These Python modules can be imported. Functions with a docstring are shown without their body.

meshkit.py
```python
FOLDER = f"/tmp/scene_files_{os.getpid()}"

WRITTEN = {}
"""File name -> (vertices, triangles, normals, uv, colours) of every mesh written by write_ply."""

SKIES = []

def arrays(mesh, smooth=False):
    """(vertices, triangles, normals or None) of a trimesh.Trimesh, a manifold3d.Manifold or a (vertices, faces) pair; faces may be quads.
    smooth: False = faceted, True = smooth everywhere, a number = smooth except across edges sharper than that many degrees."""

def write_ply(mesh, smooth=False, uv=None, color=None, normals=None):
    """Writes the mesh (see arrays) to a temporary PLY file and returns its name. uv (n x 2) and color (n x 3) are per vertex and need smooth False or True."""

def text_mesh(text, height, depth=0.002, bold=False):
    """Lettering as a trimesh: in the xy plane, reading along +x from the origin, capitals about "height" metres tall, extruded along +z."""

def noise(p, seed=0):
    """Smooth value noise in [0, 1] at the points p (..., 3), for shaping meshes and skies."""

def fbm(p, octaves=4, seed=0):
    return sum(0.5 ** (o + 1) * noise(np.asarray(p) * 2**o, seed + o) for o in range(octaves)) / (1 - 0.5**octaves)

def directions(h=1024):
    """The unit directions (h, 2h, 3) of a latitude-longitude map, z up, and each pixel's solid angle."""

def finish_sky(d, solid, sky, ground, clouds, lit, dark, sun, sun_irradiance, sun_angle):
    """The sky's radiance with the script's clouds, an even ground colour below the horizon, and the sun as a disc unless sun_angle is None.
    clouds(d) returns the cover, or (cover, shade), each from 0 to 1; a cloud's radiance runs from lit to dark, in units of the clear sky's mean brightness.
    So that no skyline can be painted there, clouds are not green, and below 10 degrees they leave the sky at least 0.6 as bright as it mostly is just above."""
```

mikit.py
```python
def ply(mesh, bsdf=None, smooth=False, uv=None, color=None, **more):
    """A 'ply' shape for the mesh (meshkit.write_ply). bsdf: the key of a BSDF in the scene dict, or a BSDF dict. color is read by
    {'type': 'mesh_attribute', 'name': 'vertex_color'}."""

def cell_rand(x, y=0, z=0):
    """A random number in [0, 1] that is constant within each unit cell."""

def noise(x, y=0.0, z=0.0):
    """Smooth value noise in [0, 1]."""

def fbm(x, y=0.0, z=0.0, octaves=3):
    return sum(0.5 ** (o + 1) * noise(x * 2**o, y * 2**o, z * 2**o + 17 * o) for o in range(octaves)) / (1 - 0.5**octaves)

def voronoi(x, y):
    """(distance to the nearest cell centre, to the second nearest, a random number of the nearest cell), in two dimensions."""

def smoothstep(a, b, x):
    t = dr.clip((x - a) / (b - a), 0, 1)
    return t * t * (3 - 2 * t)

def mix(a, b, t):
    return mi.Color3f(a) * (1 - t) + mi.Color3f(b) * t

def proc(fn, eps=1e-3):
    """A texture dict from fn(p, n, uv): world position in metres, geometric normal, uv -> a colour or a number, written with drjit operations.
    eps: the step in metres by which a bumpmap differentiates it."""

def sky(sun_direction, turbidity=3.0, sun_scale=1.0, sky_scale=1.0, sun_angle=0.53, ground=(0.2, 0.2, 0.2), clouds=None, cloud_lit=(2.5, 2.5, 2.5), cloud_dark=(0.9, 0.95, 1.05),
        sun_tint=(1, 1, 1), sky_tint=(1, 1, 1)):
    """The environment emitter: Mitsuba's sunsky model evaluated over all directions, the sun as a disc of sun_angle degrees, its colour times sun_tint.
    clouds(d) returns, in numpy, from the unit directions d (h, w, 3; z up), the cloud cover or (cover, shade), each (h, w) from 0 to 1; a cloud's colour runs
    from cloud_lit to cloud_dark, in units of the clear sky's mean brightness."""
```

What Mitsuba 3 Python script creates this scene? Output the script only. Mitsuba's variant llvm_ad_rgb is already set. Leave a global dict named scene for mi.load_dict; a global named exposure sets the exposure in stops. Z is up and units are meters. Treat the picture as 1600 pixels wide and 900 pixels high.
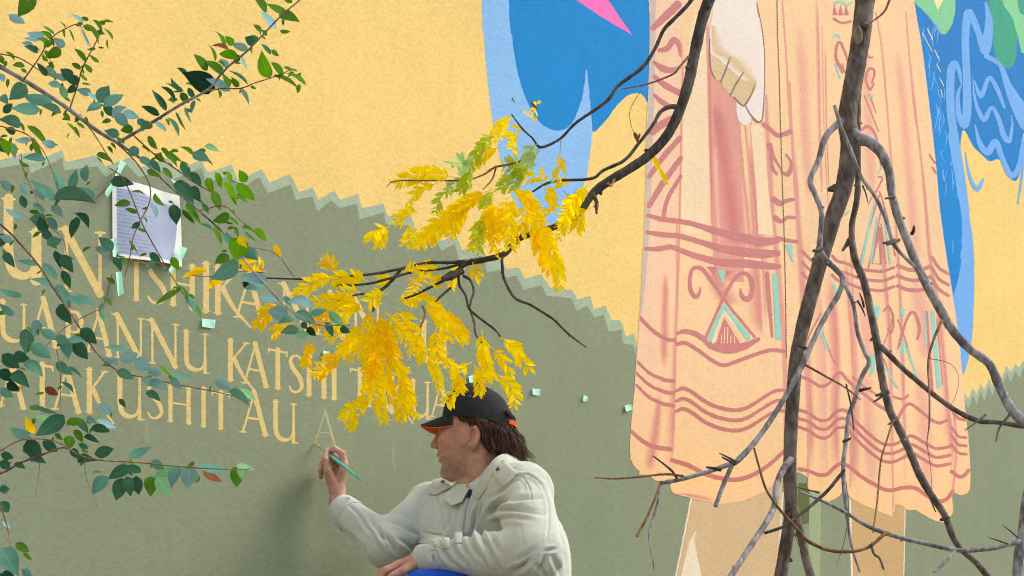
import math, random
import numpy as np
import trimesh, manifold3d, shapely
from shapely.geometry import Polygon, LineString, Point, MultiPolygon
from shapely.ops import unary_union
from scipy.ndimage import map_coordinates
from scipy.spatial import Delaunay, cKDTree
import drjit as dr
import mitsuba as mi
import mikit, meshkit

rng = np.random.default_rng(7)
random.seed(7)

# ---------------------------------------------------------------- camera, sky, exposure
T = mi.ScalarTransform4f
F, HOR = 2000.0, 1130.0                  # focal length and horizon line of the 1600 x 900 photograph
D, Z0 = 3.4, 1.55                        # camera's distance from the wall and its height
_a = math.hypot(2000, 3000)
FWD = np.array([2000 / _a, 3000 / _a, 0.0])     # the wall (plane y = 0) is seen obliquely, receding to the right
RGT = np.array([3000 / _a, -2000 / _a, 0.0])
UP = np.array([0, 0, 1.0])
CAM = np.array([0.0, -D, Z0])
exposure = 2.3
SUN = (0.95, -0.55, 1.0)
scene, labels = {}, {}
scene['camera'] = {
    'type': 'perspective', 'fov': math.degrees(2 * math.atan(800 / F)), 'fov_axis': 'x',
    'to_world': T().look_at(origin=CAM.tolist(), target=(CAM + FWD).tolist(), up=[0, 0, 1]),
    'principal_point_offset_x': 0.0, 'principal_point_offset_y': (450 - HOR) / 900.0,
    'near_clip': 0.05, 'far_clip': 200.0}
scene['sky'] = mikit.sky(SUN, turbidity=3, sun_scale=0.62, sun_angle=28, sky_scale=1.0, clouds=lambda d: 1.0,
                         cloud_lit=(2.2, 2.3, 2.45), ground=(0.2, 0.2, 0.18), sun_tint=(0.93, 0.99, 1.06))

# ---------------------------------------------------------------- helpers
def lin(*c):
    c = np.array(c, float) / 255
    return np.where(c < 0.04045, c / 12.92, ((c + 0.055) / 1.055) ** 2.4)

def V(u, v, Y):
    """Point at depth Y (metres ahead of the camera) seen at photograph pixel (u, v)."""
    return CAM + Y * (FWD + RGT * (u - 800) / F + UP * (HOR - v) / F)

def wall_depth(u):
    return D / (FWD[1] + RGT[1] * (u - 800) / F)

def wxz(uv):
    """Pixels of the photograph -> (x, z) on the wall plane."""
    uv = np.atleast_2d(np.asarray(uv, float))
    Y = wall_depth(uv[:, 0])
    x = Y * (FWD[0] + RGT[0] * (uv[:, 0] - 800) / F)
    z = Z0 + Y * (HOR - uv[:, 1]) / F
    return np.stack([x, z], 1)

def cam2world(p):
    p = np.asarray(p)
    return CAM + p[:, :1] * RGT + p[:, 1:2] * FWD + p[:, 2:3] * UP

def C3(u, v, Y):
    """The same point in the camera-aligned frame (right, ahead, up)."""
    return np.array([(u - 800) / F * Y, Y, (HOR - v) / F * Y])

def numbered(key):
    if key not in scene and key not in reserved:
        return key
    n = 1
    while f'{key}_{n:03d}' in scene or f'{key}_{n:03d}' in reserved:
        n += 1
    return f'{key}_{n:03d}'
reserved = set()

def thing(name, label, cat, group=None):
    key = numbered(name)
    reserved.add(key)
    labels[key] = {'label': label, 'category': cat}
    if group:
        labels[key]['group'] = group
    return key

def add(name, mesh, bsdf, parent=None, label=None, smooth=False, kind=None, **kw):
    if parent:
        name = parent + '__' + name
        key = numbered(name)
    elif name in reserved and name not in scene:
        key = name
    else:
        key = numbered(name)
    scene[key] = mikit.ply(mesh, bsdf, smooth=smooth, **kw)
    if label or kind:
        labels.setdefault(key, {})
        if label: labels[key]['label'] = label
        if kind: labels[key]['kind'] = kind
    return key

def spline(pts, n=6):
    """Catmull-Rom through rows of pts (any columns)."""
    p = np.asarray(pts, float)
    if len(p) < 3:
        t = np.linspace(0, 1, n * (len(p) - 1) + 1)[:, None]
        return p[0] * (1 - t) + p[-1] * t
    q = np.vstack([2 * p[0] - p[1], p, 2 * p[-1] - p[-2]])
    out = []
    for i in range(1, len(q) - 2):
        t = np.linspace(0, 1, n, endpoint=False)[:, None]
        a, b, c, d = q[i - 1], q[i], q[i + 1], q[i + 2]
        out.append(0.5 * (2 * b + (c - a) * t + (2 * a - 5 * b + 4 * c - d) * t ** 2 + (3 * b - a - 3 * c + d) * t ** 3))
    return np.vstack(out + [p[-1:]])

def tube(pts, rad, seg=8, bump=0.0, seed=0):
    """Closed tapering tube along pts (n x 3) with radii rad."""
    pts, rad = np.asarray(pts, float), np.asarray(rad, float)
    n = len(pts)
    t = np.gradient(pts, axis=0)
    t /= np.linalg.norm(t, axis=1, keepdims=True) + 1e-12
    ref = np.array([0.3, 0.2, 0.93]) if abs(t[0] @ [0.3, 0.2, 0.93]) < 0.9 else np.array([1.0, 0, 0])
    a = np.cross(t[0], ref); a /= np.linalg.norm(a)
    vs = []
    ang = np.linspace(0, 2 * np.pi, seg, endpoint=False)
    for i in range(n):
        a = a - t[i] * (a @ t[i]); a /= np.linalg.norm(a) + 1e-12
        b = np.cross(t[i], a)
        vs.append(pts[i] + rad[i] * (np.cos(ang)[:, None] * a + np.sin(ang)[:, None] * b))
    v = np.vstack(vs)
    if bump:
        c = np.repeat(pts, seg, 0); rr = np.repeat(rad, seg)
        nz = meshkit.fbm(v * (0.35 / max(rad.mean(), 1e-4)) + seed, 3, seed) - 0.5
        v = c + (v - c) * (1 + bump * nz)[:, None]
    i, j = np.meshgrid(np.arange(n - 1), np.arange(seg), indexing='ij')
    k = (j + 1) % seg
    f = np.stack([i * seg + j, i * seg + k, (i + 1) * seg + k, (i + 1) * seg + j], -1).reshape(-1, 4)
    f = np.vstack([f[:, [0, 1, 2]], f[:, [0, 2, 3]]])
    v = np.vstack([v, pts[:1], pts[-1:]])
    j = np.arange(seg); k = (j + 1) % seg
    f = np.vstack([f, np.stack([np.full(seg, n * seg), k, j], 1), np.stack([np.full(seg, n * seg + 1), (n - 1) * seg + j, (n - 1) * seg + k], 1)])
    return v, f

def join(parts):
    vs, fs, o = [], [], 0
    for v, f in parts:
        vs.append(v); fs.append(np.asarray(f) + o); o += len(v)
    return np.vstack(vs), np.vstack(fs)

# ---------------------------------------------------------------- signed distance modelling
def grid(lo, hi, h):
    n = np.ceil((np.asarray(hi) - lo) / h).astype(int) + 1
    ax = [np.asarray(lo)[k] + h * np.arange(n[k]) for k in range(3)]
    return np.stack(np.meshgrid(*ax, indexing='ij'), -1)

def smin(a, b, k):
    h = np.clip(0.5 + 0.5 * (b - a) / k, 0, 1)
    return b * (1 - h) + a * h - k * h * (1 - h)

def smax(a, b, k):
    return -smin(-a, -b, k)

def cone(p, a, b, ra, rb):
    """Distance to a tapering capsule."""
    a, b = np.asarray(a, float), np.asarray(b, float)
    ab = b - a
    t = np.clip(((p - a) @ ab) / (ab @ ab), 0, 1)
    return np.linalg.norm(p - a - t[..., None] * ab, axis=-1) - (ra + (rb - ra) * t)

def ellipsoid(p, c, r, R=None):
    q = p - np.asarray(c)
    if R is not None:
        q = q @ np.asarray(R).T
    r = np.asarray(r, float)
    k0 = np.linalg.norm(q / r, axis=-1); k1 = np.linalg.norm(q / r ** 2, axis=-1)
    return k0 * (k0 - 1) / np.maximum(k1, 1e-9)

def nets(f, lo, h):
    """Surface nets: (vertices, triangles) of f = 0 on a grid, outward normals where f > 0."""
    s = f < 0
    nx, ny, nz = f.shape
    acc = np.zeros((nx - 1, ny - 1, nz - 1, 3)); cnt = np.zeros((nx - 1, ny - 1, nz - 1))
    edges = []
    for ax in range(3):
        sl0 = [slice(None)] * 3; sl1 = [slice(None)] * 3
        sl0[ax] = slice(0, -1); sl1[ax] = slice(1, None)
        a, b = f[tuple(sl0)], f[tuple(sl1)]
        idx = np.argwhere((a < 0) != (b < 0))
        fa, fb = a[tuple(idx.T)], b[tuple(idx.T)]
        t = fa / (fa - fb)
        pos = idx.astype(float); pos[:, ax] += t
        o = [k for k in range(3) if k != ax]
        cells = []
        for d0, d1 in ((0, 0), (-1, 0), (-1, -1), (0, -1)):
            c = idx.copy(); c[:, o[0]] += d0; c[:, o[1]] += d1
            ok = np.all((c >= 0) & (c < [nx - 1, ny - 1, nz - 1]), axis=1)
            cc = c[ok]
            np.add.at(acc, tuple(cc.T), pos[ok]); np.add.at(cnt, tuple(cc.T), 1)
            cells.append((c, ok))
        ok = np.all([x[1] for x in cells], axis=0)
        edges.append((ax, [x[0][ok] for x in cells], fa[ok] < 0))
    on = cnt > 0
    num = -np.ones(cnt.shape, int); num[on] = np.arange(on.sum())
    v = (acc[on] / cnt[on][:, None]) * h + np.asarray(lo)
    fs = []
    for ax, c, inside in edges:
        q = np.stack([num[tuple(x.T)] for x in c], 1)
        flip = inside if ax != 1 else ~inside
        q = np.where(flip[:, None], q, q[:, ::-1])
        fs.append(q)
    q = np.vstack(fs)
    return v, np.vstack([q[:, [0, 1, 2]], q[:, [0, 2, 3]]])

def taubin(v, f, it=8):
    m = trimesh.Trimesh(v, f, process=False)
    lab = trimesh.graph.connected_component_labels(m.face_adjacency, node_count=len(f))
    cnt = np.bincount(lab)
    f = np.asarray(f)[cnt[lab] > max(40, 0.02 * cnt.max())]
    m = trimesh.Trimesh(v, f, process=False)
    m.remove_unreferenced_vertices()
    if m.volume < 0:
        m.invert()
    before = np.array(m.vertices)
    lim = 0.6 * np.median(m.edges_unique_length)
    trimesh.smoothing.filter_taubin(m, iterations=it)
    d = np.array(m.vertices) - before
    n = np.linalg.norm(d, axis=1, keepdims=True)
    return before + d * np.minimum(1, lim / np.maximum(n, 1e-12)), np.array(m.faces)

def vnormals(v, f):
    n = np.zeros_like(v); c = np.cross(v[f[:, 1]] - v[f[:, 0]], v[f[:, 2]] - v[f[:, 0]])
    for k in range(3):
        np.add.at(n, f[:, k], c)
    return n / (np.linalg.norm(n, axis=1, keepdims=True) + 1e-12)

# ---------------------------------------------------------------- materials
ALB = 0.86
PAL = {   # painted colours of the mural: pairs (A at uv.y = 0, B at uv.y = 1) for upper and lower wall
}
PAL_LIST = []
def paint(name, top, bottom=None, to=None):
    bottom = bottom or top
    PAL[name] = len(PAL_LIST)
    b = to or top
    PAL_LIST.append((lin(*top) * ALB, lin(*bottom) * ALB, lin(*b) * ALB))
DT, DB = (249, 210, 170), (250, 203, 148)           # the dress, upper and lower
paint('yellow', (246, 214, 136))
paint('hill', (140, 152, 128))
paint('mint', (168, 188, 168))
paint('letter', (228, 204, 138))
paint('chalk', (158, 168, 138))
paint('pencil', (178, 184, 140))
paint('lightblue', (140, 194, 255))
paint('blue', (0, 138, 222))
paint('pink', (250, 120, 205))
paint('seablue', (18, 130, 218))
paint('brightblue', (0, 138, 228))
paint('skyblue', (116, 180, 255))
paint('lime', (136, 214, 168))
paint('cream', (250, 240, 178))
paint('teal', (56, 168, 146))
paint('dress', DT, DB)
paint('stripe', (206, 134, 136), (205, 120, 112))
paint('teale', (150, 216, 206), (140, 212, 200))
paint('skin', (242, 232, 230))
paint('tan', (222, 196, 158), None, (241, 231, 226))
paint('line', (150, 126, 122))
paint('leg', (216, 188, 150), (212, 184, 146))
paint('leglight', (238, 226, 206), None, (222, 190, 148))
paint('legright', (204, 172, 126))
paint('seam', (120, 96, 72))
paint('swatch', (98, 108, 66))
paint('swatch2', (160, 176, 140))
paint('whiteline', (236, 226, 206))
paint('foldpink', (228, 162, 152), (234, 164, 142))
paint('grey', (206, 190, 186))
paint('palepink', (247, 207, 180), DB)
paint('cream2', (248, 222, 190), (249, 214, 172))
PAL['fold'] = len(PAL_LIST)        # uv.y from the dress colour to pink
PAL_LIST.append((lin(*DT) * ALB, lin(*DB) * ALB, lin(222, 148, 142) * ALB))
PAL['foldsoft'] = len(PAL_LIST)
PAL_LIST.append((lin(*DT) * ALB, lin(*DB) * ALB, lin(238, 180, 160) * ALB))
PAL['folddeep'] = len(PAL_LIST)
PAL_LIST.append((lin(228, 162, 152) * ALB, lin(234, 164, 142) * ALB, lin(212, 132, 132) * ALB))
PAL['foldlight'] = len(PAL_LIST)
PAL_LIST.append((lin(228, 162, 152) * ALB, lin(234, 164, 142) * ALB, lin(242, 188, 168) * ALB))
_pal = np.array(PAL_LIST)
_pa = [[mi.Float(np.ascontiguousarray(_pal[:, j, k]).tolist()) for k in range(3)] for j in range(3)]

def grain(p):
    return mikit.noise(p.x * 240, p.y * 240, p.z * 240)

def mural_color(p, n, uv):
    i = mi.UInt32(dr.clip(uv.x + 0.5, 0, len(PAL_LIST) - 1))
    t = dr.clip(uv.y, 0, 1)
    s = mikit.smoothstep(2.05, 3.1, p.z)
    g = lambda a: dr.gather(mi.Float, a, i)
    lo = mi.Color3f(*[g(_pa[1][k]) for k in range(3)])
    hi = mi.Color3f(*[g(_pa[0][k]) for k in range(3)])
    to = mi.Color3f(*[g(_pa[2][k]) for k in range(3)])
    c = mikit.mix(lo, hi, s)
    c = mikit.mix(c, to, t * t * (3 - 2 * t))
    fine = 0.6 * grain(p) + 0.4 * mikit.noise(p.x * 120, p.y * 120, p.z * 120 + 5)
    blot = mikit.fbm(p.x * 2.3, 0.0, p.z * 2.3, octaves=3)
    wash = mikit.fbm(p.x * 11, 3.0, p.z * 7, octaves=2)
    roll = mikit.noise(p.x * 55, 7.0, p.z * 4.5)
    k = 1 + 0.26 * (fine - 0.5) + 0.045 * (roll - 0.5) + 0.10 * (blot - 0.5) + 0.05 * (wash - 0.5)
    warm = 0.05 * (blot - 0.5)
    return mi.Color3f(c.x * k * (1 + warm), c.y * k, c.z * k * (1 - warm))

def stucco(p, n, uv):
    return 0.55 * mikit.noise(p.x * 240, p.y * 240, p.z * 240) + 0.45 * mikit.noise(p.x * 120, p.y * 120, p.z * 120 + 5)

scene['mural_paint'] = {'type': 'bumpmap', 'arbitrary': {'type': 'proc', **{k: v for k, v in mikit.proc(stucco, 1.5e-3).items() if k != 'type'}},
                        'scale': 0.0009,
                        'bsdf': {'type': 'principled', 'base_color': mikit.proc(mural_color), 'roughness': 0.8, 'specular': 0.25}}
scene['mural_paint'] = {'type': 'twosided', 'bsdf': scene['mural_paint']}

def simple(key, color, rough=0.6, spec=0.4, **kw):
    scene[key] = {'type': 'twosided', 'bsdf': {'type': 'principled', 'base_color': color if isinstance(color, dict) else {'type': 'rgb', 'value': [float(x) for x in color]}, 'roughness': rough, 'specular': spec, **kw}}

def bark_fn(c0, c1):
    c0, c1 = mi.Color3f(*c0.tolist()), mi.Color3f(*c1.tolist())
    def fn(p, n, uv):
        a = mikit.fbm(p.x * 130, p.y * 130, p.z * 45, octaves=3)
        b = mikit.noise(p.x * 22, p.y * 22, p.z * 22)
        t = mikit.smoothstep(0.3, 0.75, 0.6 * a + 0.4 * b)
        return mikit.mix(c0, c1, t)
    return fn
def bark_bump(p, n, uv):
    return mikit.fbm(p.x * 160, p.y * 160, p.z * 60, octaves=3)
def bark(key, a, b):
    scene[key] = {'type': 'twosided', 'bsdf': {'type': 'bumpmap', 'arbitrary': mikit.proc(bark_bump, 1e-3), 'scale': 0.0032,
                  'bsdf': {'type': 'principled', 'base_color': mikit.proc(bark_fn(lin(*a), lin(*b))), 'roughness': 0.75, 'specular': 0.3}}}
bark('bark_trunk', (66, 58, 56), (116, 107, 105))
bark('bark_grey', (88, 86, 92), (158, 155, 164))
bark('bark_dark', (44, 42, 42), (86, 82, 80))
bark('bark_brown', (92, 66, 52), (150, 112, 84))

# ---------------------------------------------------------------- ground and the painted wall
gx = np.concatenate([np.linspace(-60, -6, 10), np.linspace(-5, 12, 60), np.linspace(13, 60, 10)])
gy = np.concatenate([np.linspace(-60, -6, 12), np.linspace(-5.5, 0.1, 50)])
G = np.stack(np.meshgrid(gx, gy, indexing='ij'), -1)
bank = np.clip((G[..., 1] + 2.75) / 1.3, 0, 1)
gz = (Z0 - 0.165) * (bank * bank * (3 - 2 * bank)) + 0.05 * (meshkit.fbm(np.dstack([G * 1.7, 0 * G[..., :1]]), 4, 3) - 0.5) * np.clip((-G[..., 1] - 1.6), 0, 1)
gv = np.dstack([G, gz]).reshape(-1, 3)
ii, jj = np.meshgrid(np.arange(len(gx) - 1), np.arange(len(gy) - 1), indexing='ij')
q = (ii * len(gy) + jj).ravel()
gf = np.stack([q, q + len(gy), q + len(gy) + 1, q + 1], 1)
def ground_fn(p, n, uv):
    t = mikit.fbm(p.x * 9, p.y * 9, p.z * 9, octaves=4)
    return mikit.mix(mi.Color3f(0.16, 0.13, 0.09), mi.Color3f(0.24, 0.24, 0.15), mikit.smoothstep(0.3, 0.7, t))
simple('soil', mikit.proc(ground_fn), 0.9, 0.2)
labels['ground'] = {'label': 'earth bank at the foot of the painted wall', 'kind': 'structure'}
reserved.add('ground')
scene['ground'] = mikit.ply((gv, gf), 'soil', smooth=True)

wall = thing('mural_wall', 'yellow stucco wall painted with a large mural of a green hill, lettering and a figure in a peach dress', 'wall')
wb = trimesh.creation.box(bounds=[[-7, 0, -0.4], [13, 0.3, 7.5]])
wb.unmerge_vertices()
scene[wall] = mikit.ply(wb, 'mural_paint', uv=np.tile([PAL['yellow'], 0.0], (len(wb.vertices), 1)))
STEP = 0.00016

def polys(shape):
    if shape.is_empty:
        return []
    return [g for g in getattr(shape, 'geoms', [shape]) if isinstance(g, Polygon) and g.area > 0.5]

def sheet_mesh(shape, layer, thick=False):
    vs, fs, o = [], [], 0
    for g in polys(shape):
        v2, f2 = trimesh.creation.triangulate_polygon(g, engine='earcut')
        w = wxz(v2)
        v = np.stack([w[:, 0], np.full(len(w), -STEP * layer), w[:, 1]], 1)
        c = np.cross(v[f2[:, 1]] - v[f2[:, 0]], v[f2[:, 2]] - v[f2[:, 0]])[:, 1]
        f2 = np.where((c > 0)[:, None], f2[:, ::-1], f2)
        vs.append(v); fs.append(f2 + o); o += len(v)
    return np.vstack(vs), np.vstack(fs)

def wob(shape, amp=0.5, step=4.0, seed=1):
    """A brush's slight wobble along painted edges."""
    out = []
    for g in polys(shape):
        g = shapely.segmentize(g, step)
        def ring(r):
            p = np.asarray(r.coords)[:-1]
            d = np.stack([meshkit.noise(np.c_[p * 0.16, np.full(len(p), seed)], 1), meshkit.noise(np.c_[p * 0.16, np.full(len(p), seed + 9)], 2)], 1) - 0.5
            return p + 2 * amp * d
        h = Polygon(ring(g.exterior), [ring(r) for r in g.interiors]).buffer(0)
        out += polys(h)
    return MultiPolygon(out) if out else shape

def sheet(name, shape, pnt, layer, parent=None, label=None, w=0.5):
    if not hasattr(shape, 'area'):
        shape = Polygon(shape).buffer(0)
    if w:
        shape = wob(shape, w)
    v, f = sheet_mesh(shape, layer)
    return add(name, (v, f), 'mural_paint', parent or wall, label, uv=np.tile([PAL[pnt], 0.0], (len(v), 1)))

def smoothpoly(pts, n=6):
    p = list(pts)
    s = spline(np.array([p[-2], p[-1]] + p + [p[0], p[1], p[2]], float), n)
    return Polygon(s[2 * n:-2 * n]).buffer(0)

def stroke(pts, w, n=6, cap='round'):
    """A painted stroke; w one width or (start, end), pixels."""
    c = spline(np.array(pts, float), n)
    if np.isscalar(w):
        return LineString(c).buffer(w / 2, cap_style=cap)
    ws = np.interp(np.linspace(0, 1, len(c)), np.linspace(0, 1, len(w)), w)
    t = np.gradient(c, axis=0); t /= np.linalg.norm(t, axis=1, keepdims=True) + 1e-9
    nrm = np.stack([-t[:, 1], t[:, 0]], 1)
    parts = [Polygon([c[i] + nrm[i] * ws[i] / 2, c[i + 1] + nrm[i + 1] * ws[i + 1] / 2, c[i + 1] - nrm[i + 1] * ws[i + 1] / 2, c[i] - nrm[i] * ws[i] / 2]).buffer(0.05) for i in range(len(c) - 1)]
    parts += [Point(c[i]).buffer(max(ws[i] / 2, 0.05)) for i in range(len(c))]
    return unary_union(parts)

def fade(rows, layer, pair='fold', name='fold_shading', parent=None, n=5):
    """A brushed fold: rows of (u, v, width left, width right); full tone on the line, fading to the sides."""
    r = spline(np.array(rows, float), n)
    cols = [r[:, :2] - np.c_[np.maximum(r[:, 2], 0.2), 0 * r[:, 2]], r[:, :2], r[:, :2] + np.c_[np.maximum(r[:, 3], 0.2), 0 * r[:, 3]]]
    m = len(r)
    w = wxz(np.vstack(cols))
    v = np.stack([w[:, 0], np.full(len(w), -STEP * layer), w[:, 1]], 1)
    e_ = np.linspace(0, 1, m); tp = np.clip(np.minimum(e_, 1 - e_) / 0.16, 0, 1)
    uv = np.c_[np.full(3 * m, PAL[pair]), np.r_[np.zeros(m), tp if pair.startswith('fold') else np.ones(m), np.zeros(m)]]
    i = np.arange(m - 1)
    f = []
    for c in (0, 1):
        a, b = c * m + i, (c + 1) * m + i
        f += [np.stack([a, a + 1, b + 1], 1), np.stack([a, b + 1, b], 1)]
    f = np.vstack(f)
    cr = np.cross(v[f[:, 1]] - v[f[:, 0]], v[f[:, 2]] - v[f[:, 0]])[:, 1]
    f = np.where((cr > 0)[:, None], f[:, ::-1], f)
    return (v, f, uv)

def fades(name, items, parent, pair='fold'):
    """items: (layer, rows); joined into one painted part."""
    vs, fs, us, o = [], [], [], 0
    for layer, rows in items:
        v, f, u = fade(rows, layer, pair)
        vs.append(v); fs.append(f + o); us.append(u); o += len(v)
    add(name, (np.vstack(vs), np.vstack(fs)), 'mural_paint', parent, uv=np.vstack(us))

# the green hill with its saw-toothed mint edge
pk = [(-60, 226), (-52, 244), (-8, 232), (-2, 251), (45, 238), (52, 254), (97, 234), (103, 253), (155, 242), (164, 260), (203, 246), (218, 262), (262, 247), (274, 266), (315, 250), (324, 270), (362, 257), (372, 282),
      (409, 264), (421, 285), (453, 272), (467, 300), (489, 293), (497, 312), (522, 298), (531, 313), (559, 303), (566, 325), (599, 318), (606, 338), (641, 335), (652, 365), (680, 352), (690, 378), (711, 364), (722, 390), (755, 388),
      (763, 410), (784, 404), (790, 420), (811, 418), (820, 436), (846, 428), (859, 449), (894, 453), (902, 468), (922, 462), (928, 484), (946, 477), (955, 500), (970, 501), (978, 525), (990, 522), (997, 548), (1030, 560)]
sheet('hill_edge', pk + [(1040, 700), (-70, 700)], 'mint', 1, label='pale mint saw-toothed edge of the painted hill')
hl = [(u - 2 + 3 * math.sin(i * 2.3), v + 15 + 3 * math.sin(i * 1.7)) for i, (u, v) in enumerate(pk)]
hill = sheet('hill', hl[:-1] + [(1300, 600), (1300, 900), (1300, 1500), (-400, 1500), (-400, 240)], 'hill', 2, label='grey green painted hill behind the lettering')
sp = [(1440, 640)]
xs = [1500, 1507, 1513, 1520, 1526, 1532, 1538, 1545, 1551, 1559, 1565, 1573, 1579, 1587, 1592, 1600, 1606, 1614, 1620, 1630, 1640, 1655, 1668, 1682, 1695, 1710, 1722, 2000, 2100]
for i, u in enumerate(xs):
    b = 628 - (min(u, 1740) - 1500) * 0.56
    sp.append((u, b - (13 if i % 2 else 0) - 3 * math.sin(u)))
sheet('hill_edge', sp + [(2200, 700), (1440, 700)], 'mint', 1, label='pale spiky grass edge of the right hill')
sheet('hill', [(u, v + 11 + (5 if i % 2 else 0)) for i, (u, v) in enumerate(sp)] + [(2200, 1500), (1295, 1500), (1295, 700)], 'hill', 2, label='grey green painted hill right of the dress')

# blue wing left of the dress
sheet('blue_wing', smoothpoly([(760, -620), (754, -300), (753, 0), (756, 60), (762, 130), (770, 190), (781, 245), (796, 298), (815, 335), (842, 352), (872, 346), (893, 325), (912, 290), (922, 240), (925, 195), (922, 150), (940, 100), (960, -160), (1000, -620)]), 'lightblue', 3, label='light blue painted wing left of the dress')
blue = unary_union([smoothpoly([(800, -620), (795, -300), (795, 0), (800, 60), (808, 110), (820, 150), (842, 190), (868, 204), (890, 196), (905, 168), (912, 140), (916, 108), (919, 130), (924, 203), (945, 190), (963, 166), (980, 150), (1000, 145), (1030, 152), (1030, -160), (1030, -620)], 5)])
bw = sheet('blue_wing', blue, 'blue', 4, label='deep blue heart of the painted wing')
sheet('light_spike', [(900, 185), (909, 160), (916, 108), (920, 140), (926, 206), (912, 215)], 'lightblue', 5, bw)
sheet('pink_spike', [(880, -20), (900, 0), (940, 27), (988, 55), (968, 27), (950, 0), (935, -30)], 'pink', 5, bw)

# blue water on the right
wat = sheet('painted_water', unary_union([smoothpoly([(1365, -620), (1395, -250), (1428, 0), (1442, 87), (1459, 227), (1475, 380), (1490, 470), (1500, 420), (1500, 300), (1503, 205), (1520, 228), (1532, 240), (1547, 252), (1562, 250), (1580, 280), (1591, 277), (1598, 240), (1602, 200), (1640, 160), (1800, 120), (1800, -160), (1800, -620)], 4)]), 'seablue', 3, label='blue painted water right of the dress')
sheet('light_band', smoothpoly([(1481, 225), (1489, 225), (1500, 270), (1513, 330), (1521, 390), (1522, 450), (1519, 520), (1513, 560), (1505, 586), (1496, 590), (1480, 500)], 5), 'skyblue', 4, wat)
sheet('bright_band', smoothpoly([(1425, 20), (1440, 30), (1452, 75), (1468, 150), (1482, 220), (1494, 290), (1503, 350), (1500, 420), (1488, 462), (1478, 440), (1462, 300), (1440, 120)], 5), 'brightblue', 5, wat)
sheet('lime_patch', smoothpoly([(1415, -60), (1428, 0), (1440, 14), (1455, 31), (1470, 52), (1480, 51), (1490, 30), (1493, 0), (1494, -60)], 5), 'lime', 4.5, wat)
sheet('cream_drop', [(1450, -20), (1459, 0), (1465, 16), (1474, -1), (1480, -20)], 'cream', 5.5, wat)
sheet('teal_patch', smoothpoly([(1544, -60), (1544, 0), (1550, 40), (1553, 75), (1558, 96), (1572, 107), (1586, 97), (1590, 60), (1604, 50), (1700, 45), (1700, -60)], 5), 'teal', 4.5, wat)
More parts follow.
